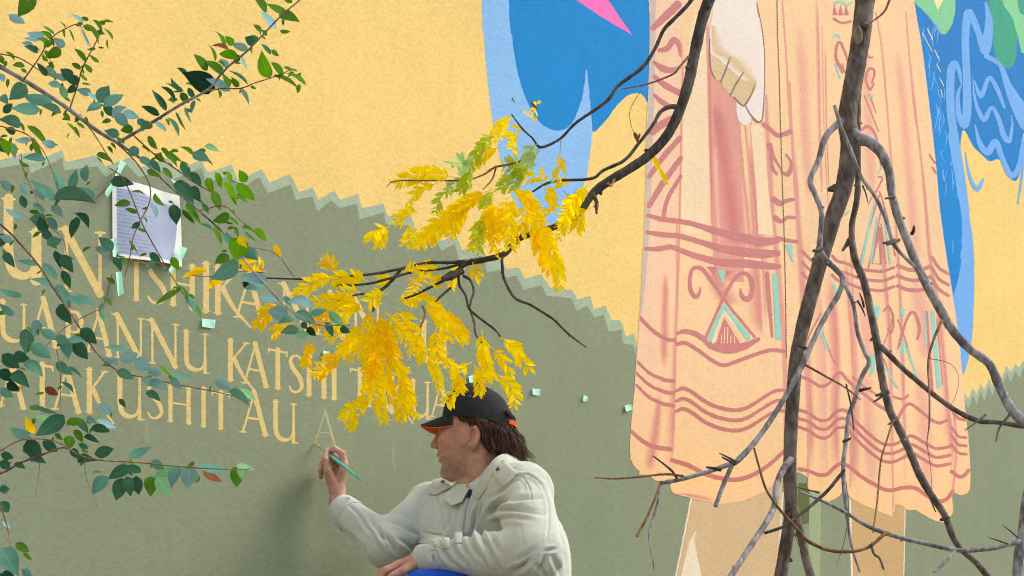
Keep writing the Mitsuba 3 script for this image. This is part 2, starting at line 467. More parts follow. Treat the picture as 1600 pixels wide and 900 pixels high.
sheet('lime_patch', smoothpoly([(1568, -60), (1566, 0), (1577, 20), (1583, 32), (1590, 58), (1594, 75), (1600, 84), (1640, 80), (1640, 30), (1600, 24), (1590, 5), (1588, -60)], 5), 'lime', 5.5, wat)
squig = [
    stroke([(1540, 5), (1545, 35), (1541, 70), (1537, 78), (1528, 50), (1519, 28), (1512, 22), (1508, 60), (1510, 120), (1511, 165), (1507, 195), (1498, 180), (1496, 150), (1502, 132)], (4, 12, 17, 12, 10, 11, 13, 12, 12, 14, 12, 9, 6, 2)),
    stroke([(1502, 130), (1497, 108), (1490, 100), (1485, 118), (1485, 170), (1491, 215), (1500, 262), (1512, 330)], (3, 7, 11, 13, 13, 13, 11, 5)),
    stroke([(1541, 88), (1562, 102), (1575, 135), (1590, 165), (1606, 190)], (8, 6, 12, 22, 30)),
    stroke([(1522, 126), (1532, 150), (1545, 122), (1557, 138), (1569, 168)], (2, 8, 6, 7, 4)),
    stroke([(1519, 120), (1524, 160), (1537, 187), (1549, 168), (1560, 186), (1568, 212), (1577, 220), (1581, 196), (1580, 180)], (1, 5, 8, 5, 7, 9, 7, 4, 1)),
    stroke([(1523, 195), (1531, 225), (1543, 238), (1555, 222), (1566, 248), (1579, 274), (1591, 262), (1599, 215)], (2, 8, 11, 10, 8, 9, 8, 5)),
    stroke([(1508, 238), (1513, 268), (1520, 288), (1528, 295), (1536, 280)], (1, 4, 6, 8, 3)),
    stroke([(1599, 232), (1597, 270), (1590, 318)], (3, 4, 2))]
sheet('light_swirls', unary_union(squig), 'skyblue', 7, wat, w=0.2)
rip = []
for k in range(46):      # thin broken ripples in the bright band
    t = rng.random(); v0 = 30 + 410 * t
    u0 = 1436 + 0.125 * v0 + rng.uniform(2, 26)
    rip.append(stroke([(u0, v0), (u0 + rng.uniform(-3, 4), v0 + rng.uniform(6, 14)), (u0 + rng.uniform(-5, 5), v0 + rng.uniform(16, 26))], (0.4, 1.5, 0.4), 3))
sheet('ripples', unary_union(rip), 'skyblue', 6.5, wat, w=0)
for u0, v0, u1, v1 in ((1441, 52, 1456, 80), (1449, 45, 1457, 62), (1460, 78, 1466, 92), (1463, 100, 1469, 112), (1468, 122, 1474, 134), (1470, 140, 1472, 152)):
    sheet('spark', stroke([(u0, v0), (u1, v1)], 1.3, 2), 'whiteline', 8, wat, w=0)

# legs
lg = sheet('left_leg', [(1082, 760), (1080, 775), (1068, 840), (1056, 900), (1040, 1000), (1030, 1500), (1216, 1500), (1216, 900), (1223, 740)], 'leg', 3, label='left leg of the painted figure')
v, f, u = fade([(1086, 830, 1, 2), (1080, 850, 5, 8), (1078, 875, 9, 13), (1076, 905, 14, 18), (1070, 1000, 20, 26)], 4, 'leglight')
u[:, 1] = 1 - u[:, 1]
add('light_patch', (v, f), 'mural_paint', lg, uv=u)
sheet('light_patch', smoothpoly([(1079, 842), (1072, 868), (1063, 905), (1056, 960), (1104, 960), (1097, 905), (1090, 872), (1084, 848)], 4), 'whiteline', 4.5, lg)
sheet('outline', unary_union([stroke([(1081, 772), (1068, 840), (1055, 905), (1040, 1000)], 2.5), stroke([(1223, 770), (1219, 840), (1215, 905)], 2.5)]), 'whiteline', 4, lg)
rl = sheet('right_leg', [(1327, 760), (1328, 800), (1330, 900), (1330, 1500), (1412, 1500), (1412, 900), (1414, 770)], 'legright', 3, label='right leg of the painted figure')
sheet('outline', unary_union([stroke([(1328, 780), (1331, 905)], 3), stroke([(1414, 790), (1412, 905)], 1.5)]), 'whiteline', 4, rl)
sheet('paint_swatch', [(1247, 755), (1265, 755), (1264, 818), (1246, 822)], 'swatch', 3, label='dark olive paint patch between the painted legs', w=0.4)
sheet('paint_swatch', [(1265, 762), (1283, 764), (1281, 900), (1279, 1000), (1262, 1000), (1264, 820)], 'swatch2', 3, label='pale green paint patch between the painted legs', w=0.4)

# the dress
dress_px = Polygon(np.vstack([spline(np.array(s, float), 6) for s in (
    [(1030, -900), (1020, -450), (1015, -100), (1015, 0), (1014, 100), (1010, 200), (1008, 300), (1005, 380), (1000, 480), (995, 560), (990, 620), (986, 660), (984, 700), (985, 718)],
    [(985, 718), (992, 730), (1004, 739), (1020, 745), (1047, 750)],
    [(1047, 752), (1050, 768), (1070, 774), (1095, 779), (1125, 787), (1160, 782), (1190, 770), (1225, 748), (1247, 738)],
    [(1247, 738), (1256, 742), (1262, 748), (1263, 764), (1280, 768), (1284, 784), (1296, 783), (1310, 776), (1320, 764), (1327, 776), (1345, 787), (1368, 797), (1395, 808)],
    [(1395, 808), (1396, 791), (1408, 789), (1418, 797), (1430, 797), (1447, 807), (1462, 814), (1476, 817)],
    [(1476, 817), (1484, 808), (1489, 796), (1488, 771), (1502, 774), (1512, 769), (1516, 752), (1514, 700), (1508, 640), (1504, 590), (1497, 520), (1485, 440), (1470, 340), (1459, 227), (1442, 87), (1428, 0), (1410, -150), (1380, -450), (1350, -900)])])).buffer(0)
dress = sheet('dress', dress_px, 'dress', 8, label='peach dress of the painted figure with red stripes', w=0.3)
sheet('left_panel', smoothpoly([(1014, -150), (1016, 100), (1011, 240), (1008, 330), (1000, 480), (992, 590), (986, 690), (988, 722), (1004, 738), (1044, 748), (1050, 640), (1055, 535), (1058, 440), (1060, 350), (1063, 200), (1066, 60), (1068, -150)], 4), 'palepink', 9, dress)
sheet('cream_patch', smoothpoly([(1062, 350), (1100, 362), (1108, 340), (1106, 200), (1103, 40), (1080, 40), (1066, 200)], 4), 'cream2', 9, dress)
fl = []
fl.append((10, [(1014, -100, 1, 9), (1015, 100, 1, 9), (1010, 240, 1, 8), (1007, 380, 1, 7), (1000, 470, 1, 5)]))
fades('edge_shading', [(10, [(1014.5, -100, 0.3, 9), (1015, 0, 0.3, 9), (1014, 100, 0.3, 9), (1010.5, 220, 0.3, 9), (1008, 330, 0.3, 8), (1004, 420, 0.3, 6), (1000, 490, 0.3, 3)])], dress, 'grey')
PALg = PAL['grey']
big = []
big.append((10, [(1064, 30, 3, 4), (1066, 110, 3, 4), (1064, 200, 3, 3), (1062, 330, 4, 2), (1060, 420, 5, 2), (1057, 520, 8, 1), (1055, 600, 12, 1), (1052, 690, 18, 2), (1048, 748, 16, 3)]))
big.append((10, [(1030, 610, 6, 8), (1026, 660, 12, 10), (1020, 700, 14, 12), (1012, 742, 14, 12)]))
big.append((10, [(1040, 420, 8, 8), (1038, 500, 10, 10), (1036, 580, 10, 10)]))
big.append((11, [(1180, 400, 18, 8), (1186, 460, 24, 6), (1190, 530, 24, 4)]))
big.append((10, [(1194, 120, 2, 9), (1198, 230, 3, 10), (1206, 340, 4, 8), (1215, 430, 6, 9), (1224, 520, 8, 6), (1228, 640, 6, 4), (1226, 740, 4, 4)]))
big.append((10, [(1238, 180, 2, 4), (1243, 280, 4, 6), (1247, 360, 6, 8), (1252, 430, 8, 12), (1256, 520, 8, 12), (1262, 600, 8, 12), (1266, 690, 8, 10), (1266, 745, 8, 8)]))
big.append((10, [(1296, 420, 14, 10), (1304, 500, 18, 10), (1308, 580, 16, 8), (1306, 650, 14, 8), (1310, 760, 16, 4)]))
big.append((11, [(1318, 380, 4, 8), (1326, 480, 4, 10), (1332, 580, 4, 14), (1332, 690, 4, 16), (1328, 770, 3, 14)]))
big.append((10, [(1376, 330, 8, 4), (1382, 420, 8, 4), (1390, 520, 8, 4), (1394, 640, 8, 2), (1396, 800, 8, 1)]))
big.append((10, [(1372, 20, 3, 3), (1380, 100, 3, 3), (1388, 200, 3, 3), (1396, 300, 4, 3), (1403, 400, 5, 3), (1408, 500, 6, 3), (1412, 640, 6, 4), (1414, 790, 6, 4)]))
big.append((10, [(1416, 20, 3, 4), (1424, 120, 3, 4), (1434, 210, 3, 3), (1443, 290, 3, 4), (1452, 400, 4, 6), (1464, 480, 6, 8), (1474, 560, 8, 6), (1482, 640, 12, 4), (1488, 700, 14, 6), (1490, 770, 14, 8)]))
big.append((10, [(1276, -20, 5, 3), (1279, 100, 6, 3), (1281, 200, 5, 3), (1284, 320, 4, 3)]))
big.append((11, [(1289, 60, 2, 2), (1291, 200, 2, 2), (1296, 320, 2, 2)]))
big.append((10, [(1220, -20, 2, 3), (1227, 80, 2, 3), (1233, 200, 2, 3)]))
big.append((10, [(1060, 770, 10, 20), (1080, 775, 14, 30), (1110, 783, 10, 20)]))
sheet('fold_area', smoothpoly([(1103, 40), (1104, 110), (1106, 200), (1109, 300), (1112, 380), (1120, 430), (1150, 440), (1172, 432), (1172, 360), (1164, 280), (1156, 200), (1148, 150), (1130, 130), (1114, 116), (1110, 60)], 4), 'foldpink', 9.2, dress)
fades('deep_shading', [(9.5, [(1112, 150, 5, 18), (1122, 200, 12, 22), (1134, 270, 18, 20), (1144, 340, 22, 20), (1152, 400, 22, 16)]), (9.6, [(1106, 60, 0.3, 4), (1107, 130, 0.3, 6), (1109, 240, 0.3, 5), (1112, 340, 0.3, 4)])], dress, 'folddeep')
fades('light_shading', [(9.7, [(1116, 230, 3, 5), (1119, 300, 4, 5), (1124, 400, 4, 6)]), (9.7, [(1158, 270, 3, 4), (1164, 340, 4, 4), (1168, 400, 3, 3)])], dress, 'foldlight')
big.append((9, [(1170, 200, 8, 22), (1176, 300, 10, 24), (1182, 400, 14, 24), (1186, 450, 18, 22), (1186, 530, 20, 14)]))
big.append((9.1, [(1112, 420, 14, 30), (1124, 450, 22, 30), (1140, 480, 24, 28)]))
fades('fold_shading', big, dress)
soft = [(9.5, [(1352, 60, 14, 10), (1358, 200, 16, 12), (1364, 320, 14, 10)]),
        (9.5, [(1400, 60, 10, 12), (1412, 180, 12, 12), (1424, 320, 12, 14), (1436, 420, 12, 14)]),
        (9.5, [(1248, 20, 14, 18), (1256, 200, 10, 16), (1264, 330, 8, 12)]),
        (9.5, [(1350, 560, 14, 18), (1356, 660, 16, 18), (1362, 770, 12, 18)]),
        (9.5, [(1276, 430, 20, 20), (1286, 540, 20, 22), (1290, 640, 20, 20), (1292, 760, 18, 18)]), (9.4, [(1344, 430, 20, 24), (1352, 520, 20, 24), (1360, 600, 20, 20)]), (9.4, [(1430, 430, 20, 20), (1440, 500, 20, 24), (1446, 580, 20, 20)]), 
        (9.5, [(1436, 560, 14, 18), (1444, 690, 16, 20), (1450, 790, 16, 18)])]
fades('soft_shading', soft, dress, 'foldsoft')
st = []
S = lambda pts, w, n=6: st.append(stroke(pts, w, n))
S([(1020, 44), (1038, 27), (1058, 8)], (9, 12, 13)); S([(1030, 79), (1042, 76), (1052, 63), (1060, 70), (1063, 88)], (7, 9, 10, 8, 3))
S([(1021, 97), (1034, 107), (1048, 110), (1062, 106)], (4, 11, 9, 4)); S([(1022, 120), (1040, 134), (1062, 146)], (6, 10, 9)); S([(1022, 149), (1036, 161), (1052, 168)], (5, 8, 4)); S([(1019, 207), (1032, 196), (1047, 188)], (10, 12, 13))
S([(1014, 276), (1038, 243), (1062, 216)], (8, 9, 8)); S([(1014, 322), (1034, 288), (1063, 248)], (8, 10, 8)); S([(1036, 340), (1043, 310), (1063, 276)], (6, 7, 6))
def tri(pts, ws, dv, n=3):
    for k in range(n):
        S([(u, v + dv * k) for u, v in pts], ws)
S([(1012, 337), (1035, 343), (1060, 346), (1085, 351), (1120, 362), (1160, 372), (1190, 378), (1214, 376)], (6, 8, 8, 8, 11, 14, 14, 10))
S([(1010, 363), (1035, 367), (1060, 369), (1090, 377), (1125, 388), (1160, 394), (1190, 397), (1214, 396)], (6, 8, 8, 8, 11, 14, 14, 10))
S([(1008, 389), (1030, 389), (1046, 386), (1062, 391), (1090, 401), (1125, 410), (1160, 412), (1190, 415), (1216, 417)], (6, 8, 8, 8, 9, 12, 13, 12, 9))
S([(1094, 449), (1092, 459), (1087, 464), (1080, 457), (1077, 440), (1080, 424), (1088, 418), (1098, 422), (1110, 438), (1122, 455), (1140, 480), (1158, 502), (1178, 526)], (2, 5, 7, 7, 6, 6, 6, 7, 6, 5, 4, 4, 5))
S([(1101, 529), (1113, 503), (1127, 472), (1135, 456), (1146, 438), (1157, 428), (1168, 430), (1174, 442), (1174, 458), (1167, 468), (1158, 462), (1156, 451)], (5, 4, 5, 6, 6, 6, 7, 8, 8, 9, 7, 2))
S([(1097, 529), (1112, 540), (1135, 546), (1160, 542), (1185, 530)], (6, 12, 14, 12, 6))
st.append(Polygon([(1103, 417), (1119, 417), (1117, 433)])); st.append(Polygon([(1133, 424), (1144, 424), (1134, 434)]))
st.append(Polygon([(1117, 539), (1131, 496), (1158, 540)]))
S([(1198, 428), (1201, 470), (1206, 526)], (7, 7, 4))
S([(999, 496), (1020, 517), (1040, 530), (1054, 532)], 6); S([(1057, 522), (1068, 518), (1084, 521), (1100, 530)], (5, 7, 8, 9))
S([(1057, 538), (1070, 536), (1090, 547), (1112, 563), (1130, 571), (1150, 565), (1180, 554), (1205, 547), (1224, 549)], 6)
tri([(994, 564), (1013, 582), (1036, 593), (1052, 596)], (4, 5, 6, 6), 19)
S([(985, 673), (1002, 688), (1020, 698), (1047, 702)], (5, 6, 7, 7))
tri([(1056, 611), (1066, 607), (1078, 611), (1102, 628), (1124, 637), (1149, 641), (1169, 636), (1191, 622), (1211, 611), (1228, 610)], (5, 6, 6, 6, 6, 6, 6, 5, 5, 5), 16)
S([(1049, 719), (1075, 727), (1100, 740), (1130, 748), (1155, 749), (1180, 740), (1203, 725), (1226, 704)], (7, 7, 7, 7, 7, 7, 6, 6))
# right half
S([(1250, 588), (1264, 594), (1282, 604), (1296, 598), (1307, 585), (1314, 583), (1322, 592), (1336, 606), (1352, 618), (1370, 632), (1388, 643)], 5)
S([(1332, 590), (1352, 606), (1372, 618)], (4, 4, 2)); S([(1396, 620), (1410, 624), (1418, 618)], 4)
S([(1402, 655), (1410, 640), (1420, 631), (1434, 639), (1452, 654), (1466, 661), (1479, 657)], 5)
S([(1486, 640), (1496, 653), (1507, 656)], 5)
tri([(1246, 640), (1263, 646), (1278, 656), (1291, 657), (1300, 650), (1308, 642), (1322, 642), (1336, 658), (1356, 677), (1376, 692), (1394, 695), (1413, 687), (1424, 681), (1444, 692), (1462, 701), (1484, 698)], 5, 13.5)
tri([(1486, 668), (1496, 681), (1509, 684)], 4.5, 13)
S([(1248, 733), (1263, 736), (1278, 742), (1292, 741), (1304, 730), (1314, 724), (1324, 728), (1340, 741), (1362, 755), (1386, 766), (1412, 762), (1430, 763), (1447, 774), (1466, 783), (1478, 780), (1488, 768)], 6)
S([(1486, 737), (1498, 745), (1506, 743), (1513, 735)], 6)
tri([(1253, 393), (1264, 404), (1276, 413)], 4.5, 17)
tri([(1300, 400), (1308, 408), (1322, 412), (1342, 420), (1360, 423), (1378, 424), (1396, 418)], 5, 15)
tri([(1402, 415), (1418, 421), (1434, 422), (1452, 417)], 6, 16)
tri([(1456, 402), (1466, 418), (1481, 428)], 5, 17)
S([(1452, 242), (1458, 252), (1467, 258)], 3); S([(1456, 262), (1462, 270), (1469, 274)], 3)
S([(1380, 486), (1388, 480), (1394, 492), (1395, 508), (1391, 520), (1386, 514)], (3, 4, 4, 4, 5, 2)); S([(1380, 540), (1386, 522), (1396, 492)], 2)
S([(1433, 530), (1436, 514), (1431, 494), (1424, 488), (1416, 500), (1410, 518), (1402, 545)], (4, 5, 5, 5, 4, 4, 3)); S([(1402, 500), (1412, 525), (1422, 560)], 2.5)
S([(1447, 488), (1449, 520), (1456, 610)], 4.5); S([(1463, 500), (1472, 600)], 2)
S([(1340, 425), (1354, 370), (1368, 322), (1373, 306)], 2.5); S([(1356, 420), (1368, 370), (1376, 330)], 2.5); S([(1374, 300), (1386, 340), (1398, 400)], 2.5); S([(1376, 350), (1384, 412)], 2)
st.append(Polygon([(1358, 412), (1372, 352), (1378, 360), (1378, 414)]).difference(Polygon([(1363, 412), (1372, 375), (1374, 412)])))
S([(1250, 560), (1266, 520), (1282, 490)], 2.5); S([(1284, 520), (1300, 560), (1308, 570)], 2.5); S([(1345, 585), (1360, 560)], 2.5); S([(1380, 560), (1392, 590), (1402, 606)], 2)
S([(1315, 100), (1322, 118), (1318, 108)], 2)
S([(1316, 112), (1306, 92), (1307, 72), (1312, 66), (1318, 78), (1330, 112)], (6, 5, 4, 4, 4, 3)); S([(1362, 130), (1366, 112), (1358, 108), (1352, 122), (1358, 140), (1365, 132)], (3, 4, 4, 3, 4, 3)); S([(1346, 60), (1356, 88), (1362, 90)], 3)
S([(1302, 30), (1315, 36), (1328, 34)], 4)
for u in (1303, 1312, 1321):
    st.append(Polygon([(u - 3, 24), (u, 6), (u + 5, 24)]))
S([(1345, 204), (1354, 198), (1364, 205), (1372, 226), (1376, 260)], (4, 5, 4, 3, 2)); S([(1350, 150), (1362, 180), (1372, 205)], 2); S([(1358, 148), (1368, 176)], 2)
S([(1368, 300), (1378, 280), (1372, 276)], 3); S([(1356, 320), (1366, 300)], 2)
# pattern in the seam strip
S([(1193, 195), (1204, 204), (1216, 212), (1234, 206)], (8, 7, 7, 8)); S([(1202, 228), (1208, 245), (1218, 262), (1220, 268)], (10, 5, 3, 2)); S([(1203, 236), (1206, 262), (1213, 272)], (6, 6, 5)); S([(1228, 242), (1236, 256), (1231, 272), (1222, 270)], (3, 5, 8, 4))
S([(1208, 312), (1218, 318), (1228, 314), (1238, 312)], (10, 9, 6, 6)); S([(1211, 341), (1220, 346), (1230, 340), (1240, 340)], (9, 7, 5, 6)); S([(1214, 372), (1230, 376), (1244, 378)], 6)
stripes = unary_union([s.buffer(0) for s in st]).intersection(dress_px.buffer(-0.5))
sheet('stripes', stripes, 'stripe', 13, dress, w=0.3)
pl = [stroke([(1196, 150), (1200, 230), (1207, 330), (1214, 420), (1222, 520), (1226, 600), (1226, 740)], 5), stroke([(1233, 130), (1238, 230), (1243, 320), (1250, 420), (1252, 470)], 4),
      stroke([(1219, -40), (1224, 40), (1230, 120), (1234, 210)], 2.2), stroke([(1155, 190), (1160, 270), (1170, 370)], 2.5), stroke([(1164, 198), (1172, 280), (1181, 372)], 3), stroke([(1172, 190), (1180, 280), (1189, 375)], 3),
      stroke([(1276, 20), (1280, 160), (1284, 300)], 1.5), stroke([(1284, 40), (1287, 200), (1294, 330)], 1.2), stroke([(1368, 20), (1376, 70), (1382, 130), (1388, 200), (1392, 260)], 2.2), stroke([(1415, 20), (1421, 100), (1430, 190), (1437, 230), (1450, 400)], 2.2),
      stroke([(1260, 555), (1262, 650), (1262, 745)], 4), stroke([(1328, 380), (1334, 520), (1330, 640), (1328, 760)], 3), stroke([(1392, 600), (1394, 700), (1395, 805)], 3), stroke([(1412, 560), (1414, 680)], 2), stroke([(1490, 640), (1494, 700), (1488, 770)], 4), stroke([(1057, 350), (1056, 520), (1052, 640)], 2.5)]
sheet('fold_lines', unary_union(pl).intersection(dress_px), 'foldpink', 12, dress, w=0.3)
tl = [stroke([(1108, 531), (1129, 482), (1133, 478)], (7, 5, 4), 3), stroke([(1130, 478), (1148, 502), (1168, 527)], (4, 6, 8), 3), Polygon([(1120, 422), (1132, 422), (1129, 447)]), Polygon([(1206, 428), (1214, 428), (1220, 532), (1211, 530)]), Polygon([(1226, 382), (1237, 382), (1239, 412), (1233, 400)]),
      Polygon([(1362, 480), (1374, 478), (1371, 502)]), Polygon([(1406, 482), (1413, 482), (1410, 504)]), stroke([(1444, 488), (1447, 540)], 3, 2), Polygon([(1453, 486), (1459, 486), (1470, 605), (1463, 606)]),
      stroke([(1346, 412), (1358, 350), (1366, 316)], (4, 3, 2), 2), stroke([(1360, 412), (1370, 340)], 3, 2), stroke([(1380, 330), (1390, 412)], 3, 2), stroke([(1280, 515), (1292, 545)], 4, 2), stroke([(1302, 444), (1306, 460)], 4, 2), Polygon([(1360, 555), (1367, 553), (1366, 578), (1358, 590)]),
      stroke([(1411, 535), (1408, 552)], 6, 2), stroke([(1416, 545), (1432, 590)], 3, 2), stroke([(1384, 575), (1400, 605)], 3, 2), stroke([(1304, 6), (1312, 2), (1322, 8), (1330, 4)], 4, 3), stroke([(1301, 60), (1306, 54), (1312, 60)], 2.5, 3), stroke([(1304, 100), (1312, 122)], 2.5, 2), stroke([(1356, 152), (1364, 150)], 3, 2), stroke([(1372, 270), (1378, 262)], 3, 2), stroke([(1321, 336), (1326, 330)], 3, 2)]
sheet('teal_marks', unary_union([x.buffer(0) for x in tl]).intersection(dress_px), 'teale', 14, dress, w=0.2)
sheet('cream_marks', unary_union([stroke([(1114, 535), (1131, 488), (1160, 533)], 4, 2)] + [stroke([(u, 536), (u + 0.6, 512 if 1128 < u < 1140 else 524)], 1.3, 2) for u in (1126, 1131, 1136, 1141, 1147)] + [Polygon([(1184, 366), (1181, 300), (1172, 196), (1190, 196), (1200, 300), (1208, 368)])]), 'cream2', 13.5, dress, w=0.2)
hand = sheet('painted_hand', Polygon(spline(np.array([(1122, -560), (1116, -240), (1113, 0), (1111, 30), (1108, 50), (1109, 90), (1112, 112), (1118, 124), (1126, 127), (1130, 138), (1139, 147), (1146, 154), (1150, 162), (1150, 174), (1153, 188), (1161, 196), (1171, 193), (1174, 184), (1182, 190), (1189, 189), (1193, 176), (1195, 144), (1194, 100), (1191, 60), (1186, 29), (1181, 0), (1168, -240), (1160, -560)], float), 5)).buffer(0), 'skin', 15, dress, label='pale painted hand hanging over the dress')
sheet('knuckles', smoothpoly([(1110, 78), (1122, 84), (1136, 86), (1152, 100), (1166, 116), (1180, 122), (1180, 138), (1172, 154), (1161, 164), (1147, 153), (1140, 147), (1130, 138), (1126, 127), (1118, 124), (1112, 112)], 5), 'tan', 16, hand)
v, f, u = fade([(1112, 40, 2, 6), (1113, 70, 3, 22), (1122, 84, 12, 28), (1140, 92, 18, 26), (1158, 110, 16, 20), (1176, 126, 14, 8)], 16.5, 'tan')
add('knuckle_shading', (v, f), 'mural_paint', hand, uv=np.c_[u[:, 0], 1 - u[:, 1]])
sheet('finger_lines', unary_union([stroke([(1140, 90), (1133, 110), (1126, 127)], (2, 3.2, 2.4)), stroke([(1161, 113), (1149, 132), (1141, 148)], (2, 3.2, 2.8)), stroke([(1146, 152), (1154, 161), (1162, 165), (1172, 150), (1179, 132)], (2.6, 3.2, 3.2, 2.6, 1.6)), stroke([(1163, 165), (1172, 180), (1182, 190), (1189, 189), (1192, 170), (1194, 120), (1192, 60), (1182, 5)], (2.2, 2.8, 2.8, 2.4, 2, 1.6, 1.4, 1)), stroke([(1108, 60), (1110, 105), (1116, 122)], 1.3)]), 'line', 17, hand, w=0.1)
sheet('wall_seam', unary_union([stroke([(1213, -100), (1214, 40), (1217, 120), (1219, 200), (1222, 290), (1225, 380), (1227, 480), (1228, 560)], 1.0)]), 'seam', 18, dress, w=0.2)

# lettering: serifed capitals as strokes in a unit box (x right, y up), (points, start width, end width)
TK, TN = 0.135, 0.06
GL = {
    'U': (0.72, [([(0.14, 1), (0.14, 0.35), (0.2, 0.1), (0.38, 0.03), (0.54, 0.12), (0.6, 0.35)], TK, TN), ([(0.6, 1), (0.6, 0.0)], TN, TN + 0.03)], [(0.14, 1), (0.6, 1), (0.64, 0)]),
    'W': (0.72, [([(0.14, 1), (0.14, 0.35), (0.2, 0.1), (0.38, 0.03), (0.54, 0.12), (0.6, 0.35)], TK, TN), ([(0.6, 0.62), (0.6, 0.0)], TK, TK * 1.15)], [(0.14, 1), (0.6, 0.62), (0.62, 0)]),
    'I': (0.24, [([(0.12, 1), (0.12, 0)], TK, TK)], [(0.12, 1), (0.12, 0)]),
    'N': (0.78, [([(0.12, 0), (0.12, 1)], TN, TN), ([(0.1, 1), (0.66, 0.0)], TK, TK), ([(0.66, 0), (0.66, 1)], TN, TN)], [(0.12, 0), (0.06, 1), (0.66, 1)]),
    'T': (0.66, [([(0.33, 1), (0.33, 0)], TK, TK), ([(0.04, 0.96), (0.62, 0.96)], TN, TN), ([(0.04, 0.97), (0.03, 0.86)], TN, 0.03), ([(0.62, 0.97), (0.63, 0.86)], TN, 0.03)], [(0.33, 0)]),
    'S': (0.5, [([(0.42, 0.86), (0.32, 0.97), (0.16, 0.94), (0.09, 0.79), (0.2, 0.6), (0.37, 0.42), (0.43, 0.2), (0.3, 0.04), (0.14, 0.04), (0.06, 0.15)], TN, TN)], []),
    'H': (0.78, [([(0.14, 1), (0.14, 0)], TK, TK), ([(0.62, 1), (0.62, 0)], TK, TK), ([(0.14, 0.52), (0.62, 0.52)], TN, TN)], [(0.14, 1), (0.14, 0), (0.62, 1), (0.62, 0)]),
    'K': (0.74, [([(0.14, 1), (0.14, 0)], TK, TK), ([(0.58, 1), (0.18, 0.5)], TN, TN), ([(0.24, 0.55), (0.5, 0.14), (0.84, -0.2)], TK, TN * 0.7)], [(0.14, 1), (0.14, 0), (0.58, 1)]),
    'A': (0.72, [([(0.06, 0), (0.37, 1.03)], TN, TN), ([(0.35, 1.03), (0.66, 0)], TK, TK), ([(0.18, 0.36), (0.54, 0.36)], TN, TN)], [(0.06, 0), (0.66, 0)]),
    'P': (0.56, [([(0.14, 1), (0.14, 0)], TK, TK), ([(0.14, 0.96), (0.36, 0.97), (0.48, 0.75), (0.38, 0.5), (0.16, 0.47)], TN, TN)], [(0.14, 1), (0.14, 0)]),
}
def glyph(ch, u, vb, h, w, slope, thin=1.0):
    """u = left edge, vb = baseline there, h = cap height, w = width; slope of the baseline (all pixels)."""
    wd, sts, ser = GL[ch]
    mp = lambda p: (u + p[0] / wd * w, vb + p[0] / wd * w * slope - p[1] * h)
    parts = []
    for pts, a, b in sts:
        ws = (a, b) if ch not in 'S' else (0.05, 0.07, 0.13, 0.13, 0.07, 0.05)
        if ch == 'P' and len(pts) > 2: ws = (0.05, 0.1, 0.13, 0.08, 0.04)
        if ch in 'UW' and len(pts) > 2: ws = (TK, TK, TK, TN * 1.2, TN)
        parts.append(stroke([mp(p) for p in pts], [x * h * thin * 0.9 for x in ws], 5 if len(pts) > 2 else 3))
    for x, y in ser if thin > 0.6 else ():
        p0 = mp((x, y)); s = 0.11 * h
        parts.append(stroke([(p0[0] - s * 0.8, p0[1] - s * 0.8 * slope * 0 - 0), (p0[0], p0[1] + slope * s * 0.4), (p0[0] + s * 0.8, p0[1] + s * 0.8 * slope)], (0.02 * h, 0.05 * h, 0.02 * h), 2))
    return unary_union(parts)
def letter(ch, u, vb, h, w, slope, pnt='letter', thin=1.0, label=None):
    sheet('letter', glyph(ch, u, vb, h, w, slope, thin), pnt, 3.5, hill, label, w=0.22)
for ch, u, vb, h, w, sl in (
        ('W', 0, 430, 122, 68, 0.14), ('N', 92, 453, 96, 76, 0.10), ('T', 194, 464, 62, 38, 0.19), ('S', 227, 472, 68, 36, 0.19), ('H', 262, 474, 66, 48, 0.19), ('I', 314, 484, 74, 16, 0.19), ('K', 330, 487, 72, 54, 0.16), ('A', 366, 494, 68, 48, 0.18),
        ('N', 436, 508, 66, 52, 0.18), ('A', 492, 520, 66, 48, 0.18), ('N', 548, 532, 66, 50, 0.18), ('U', 652, 566, 66, 52, 0.16),
        ('U', -6, 530, 62, 52, 0.17), ('A', 45, 534, 70, 46, 0.18), ('P', 98, 545, 62, 34, 0.18), ('A', 134, 548, 64, 40, 0.18), ('N', 176, 556, 66, 52, 0.18), ('N', 230, 565, 66, 52, 0.18), ('U', 282, 576, 60, 46, 0.16),
        ('K', 352, 592, 62, 42, 0.18), ('A', 379, 597, 62, 40, 0.18), ('T', 418, 603, 60, 32, 0.19), ('S', 449, 612, 60, 26, 0.18), ('H', 476, 615, 60, 38, 0.18), ('I', 514, 621, 60, 16, 0.18), ('T', 546, 628, 54, 32, 0.18), ('A', 574, 634, 54, 34, 0.18), ('K', 606, 642, 58, 34, 0.18), ('U', 638, 650, 56, 36, 0.12), ('A', 672, 650, 54, 34, 0.18),
        ('U', -38, 630, 66, 40, 0.14), ('A', -2, 632, 66, 42, 0.14), ('T', 48, 634, 68, 36, 0.14), ('A', 82, 638, 66, 44, 0.14), ('K', 132, 642, 66, 40, 0.14), ('U', 178, 650, 66, 48, 0.12), ('S', 228, 653, 58, 28, 0.14), ('H', 258, 656, 54, 46, 0.14), ('I', 310, 664, 58, 16, 0.14), ('T', 330, 667, 57, 30, 0.14), ('A', 376, 674, 63, 42, 0.14), ('U', 422, 686, 60, 44, 0.14)):
    letter(ch, u, vb, h, w, sl)
letter('A', 489, 693, 54, 38, 0.14, 'pencil', 0.5, 'thin unfinished letter at the end of the third line')
sheet('chalk_mark', unary_union([stroke([(616, 694), (614, 716), (618, 734)], (1, 3, 1)), stroke([(232, 652), (228, 668), (230, 692)], (1, 1.6, 0.6)), stroke([(660, 578), (690, 604)], 0.8, 2), stroke([(440, 462), (520, 470)], 0.8, 2)]), 'chalk', 3.4, hill, 'faint chalk marks left on the painted hill', w=0.3)

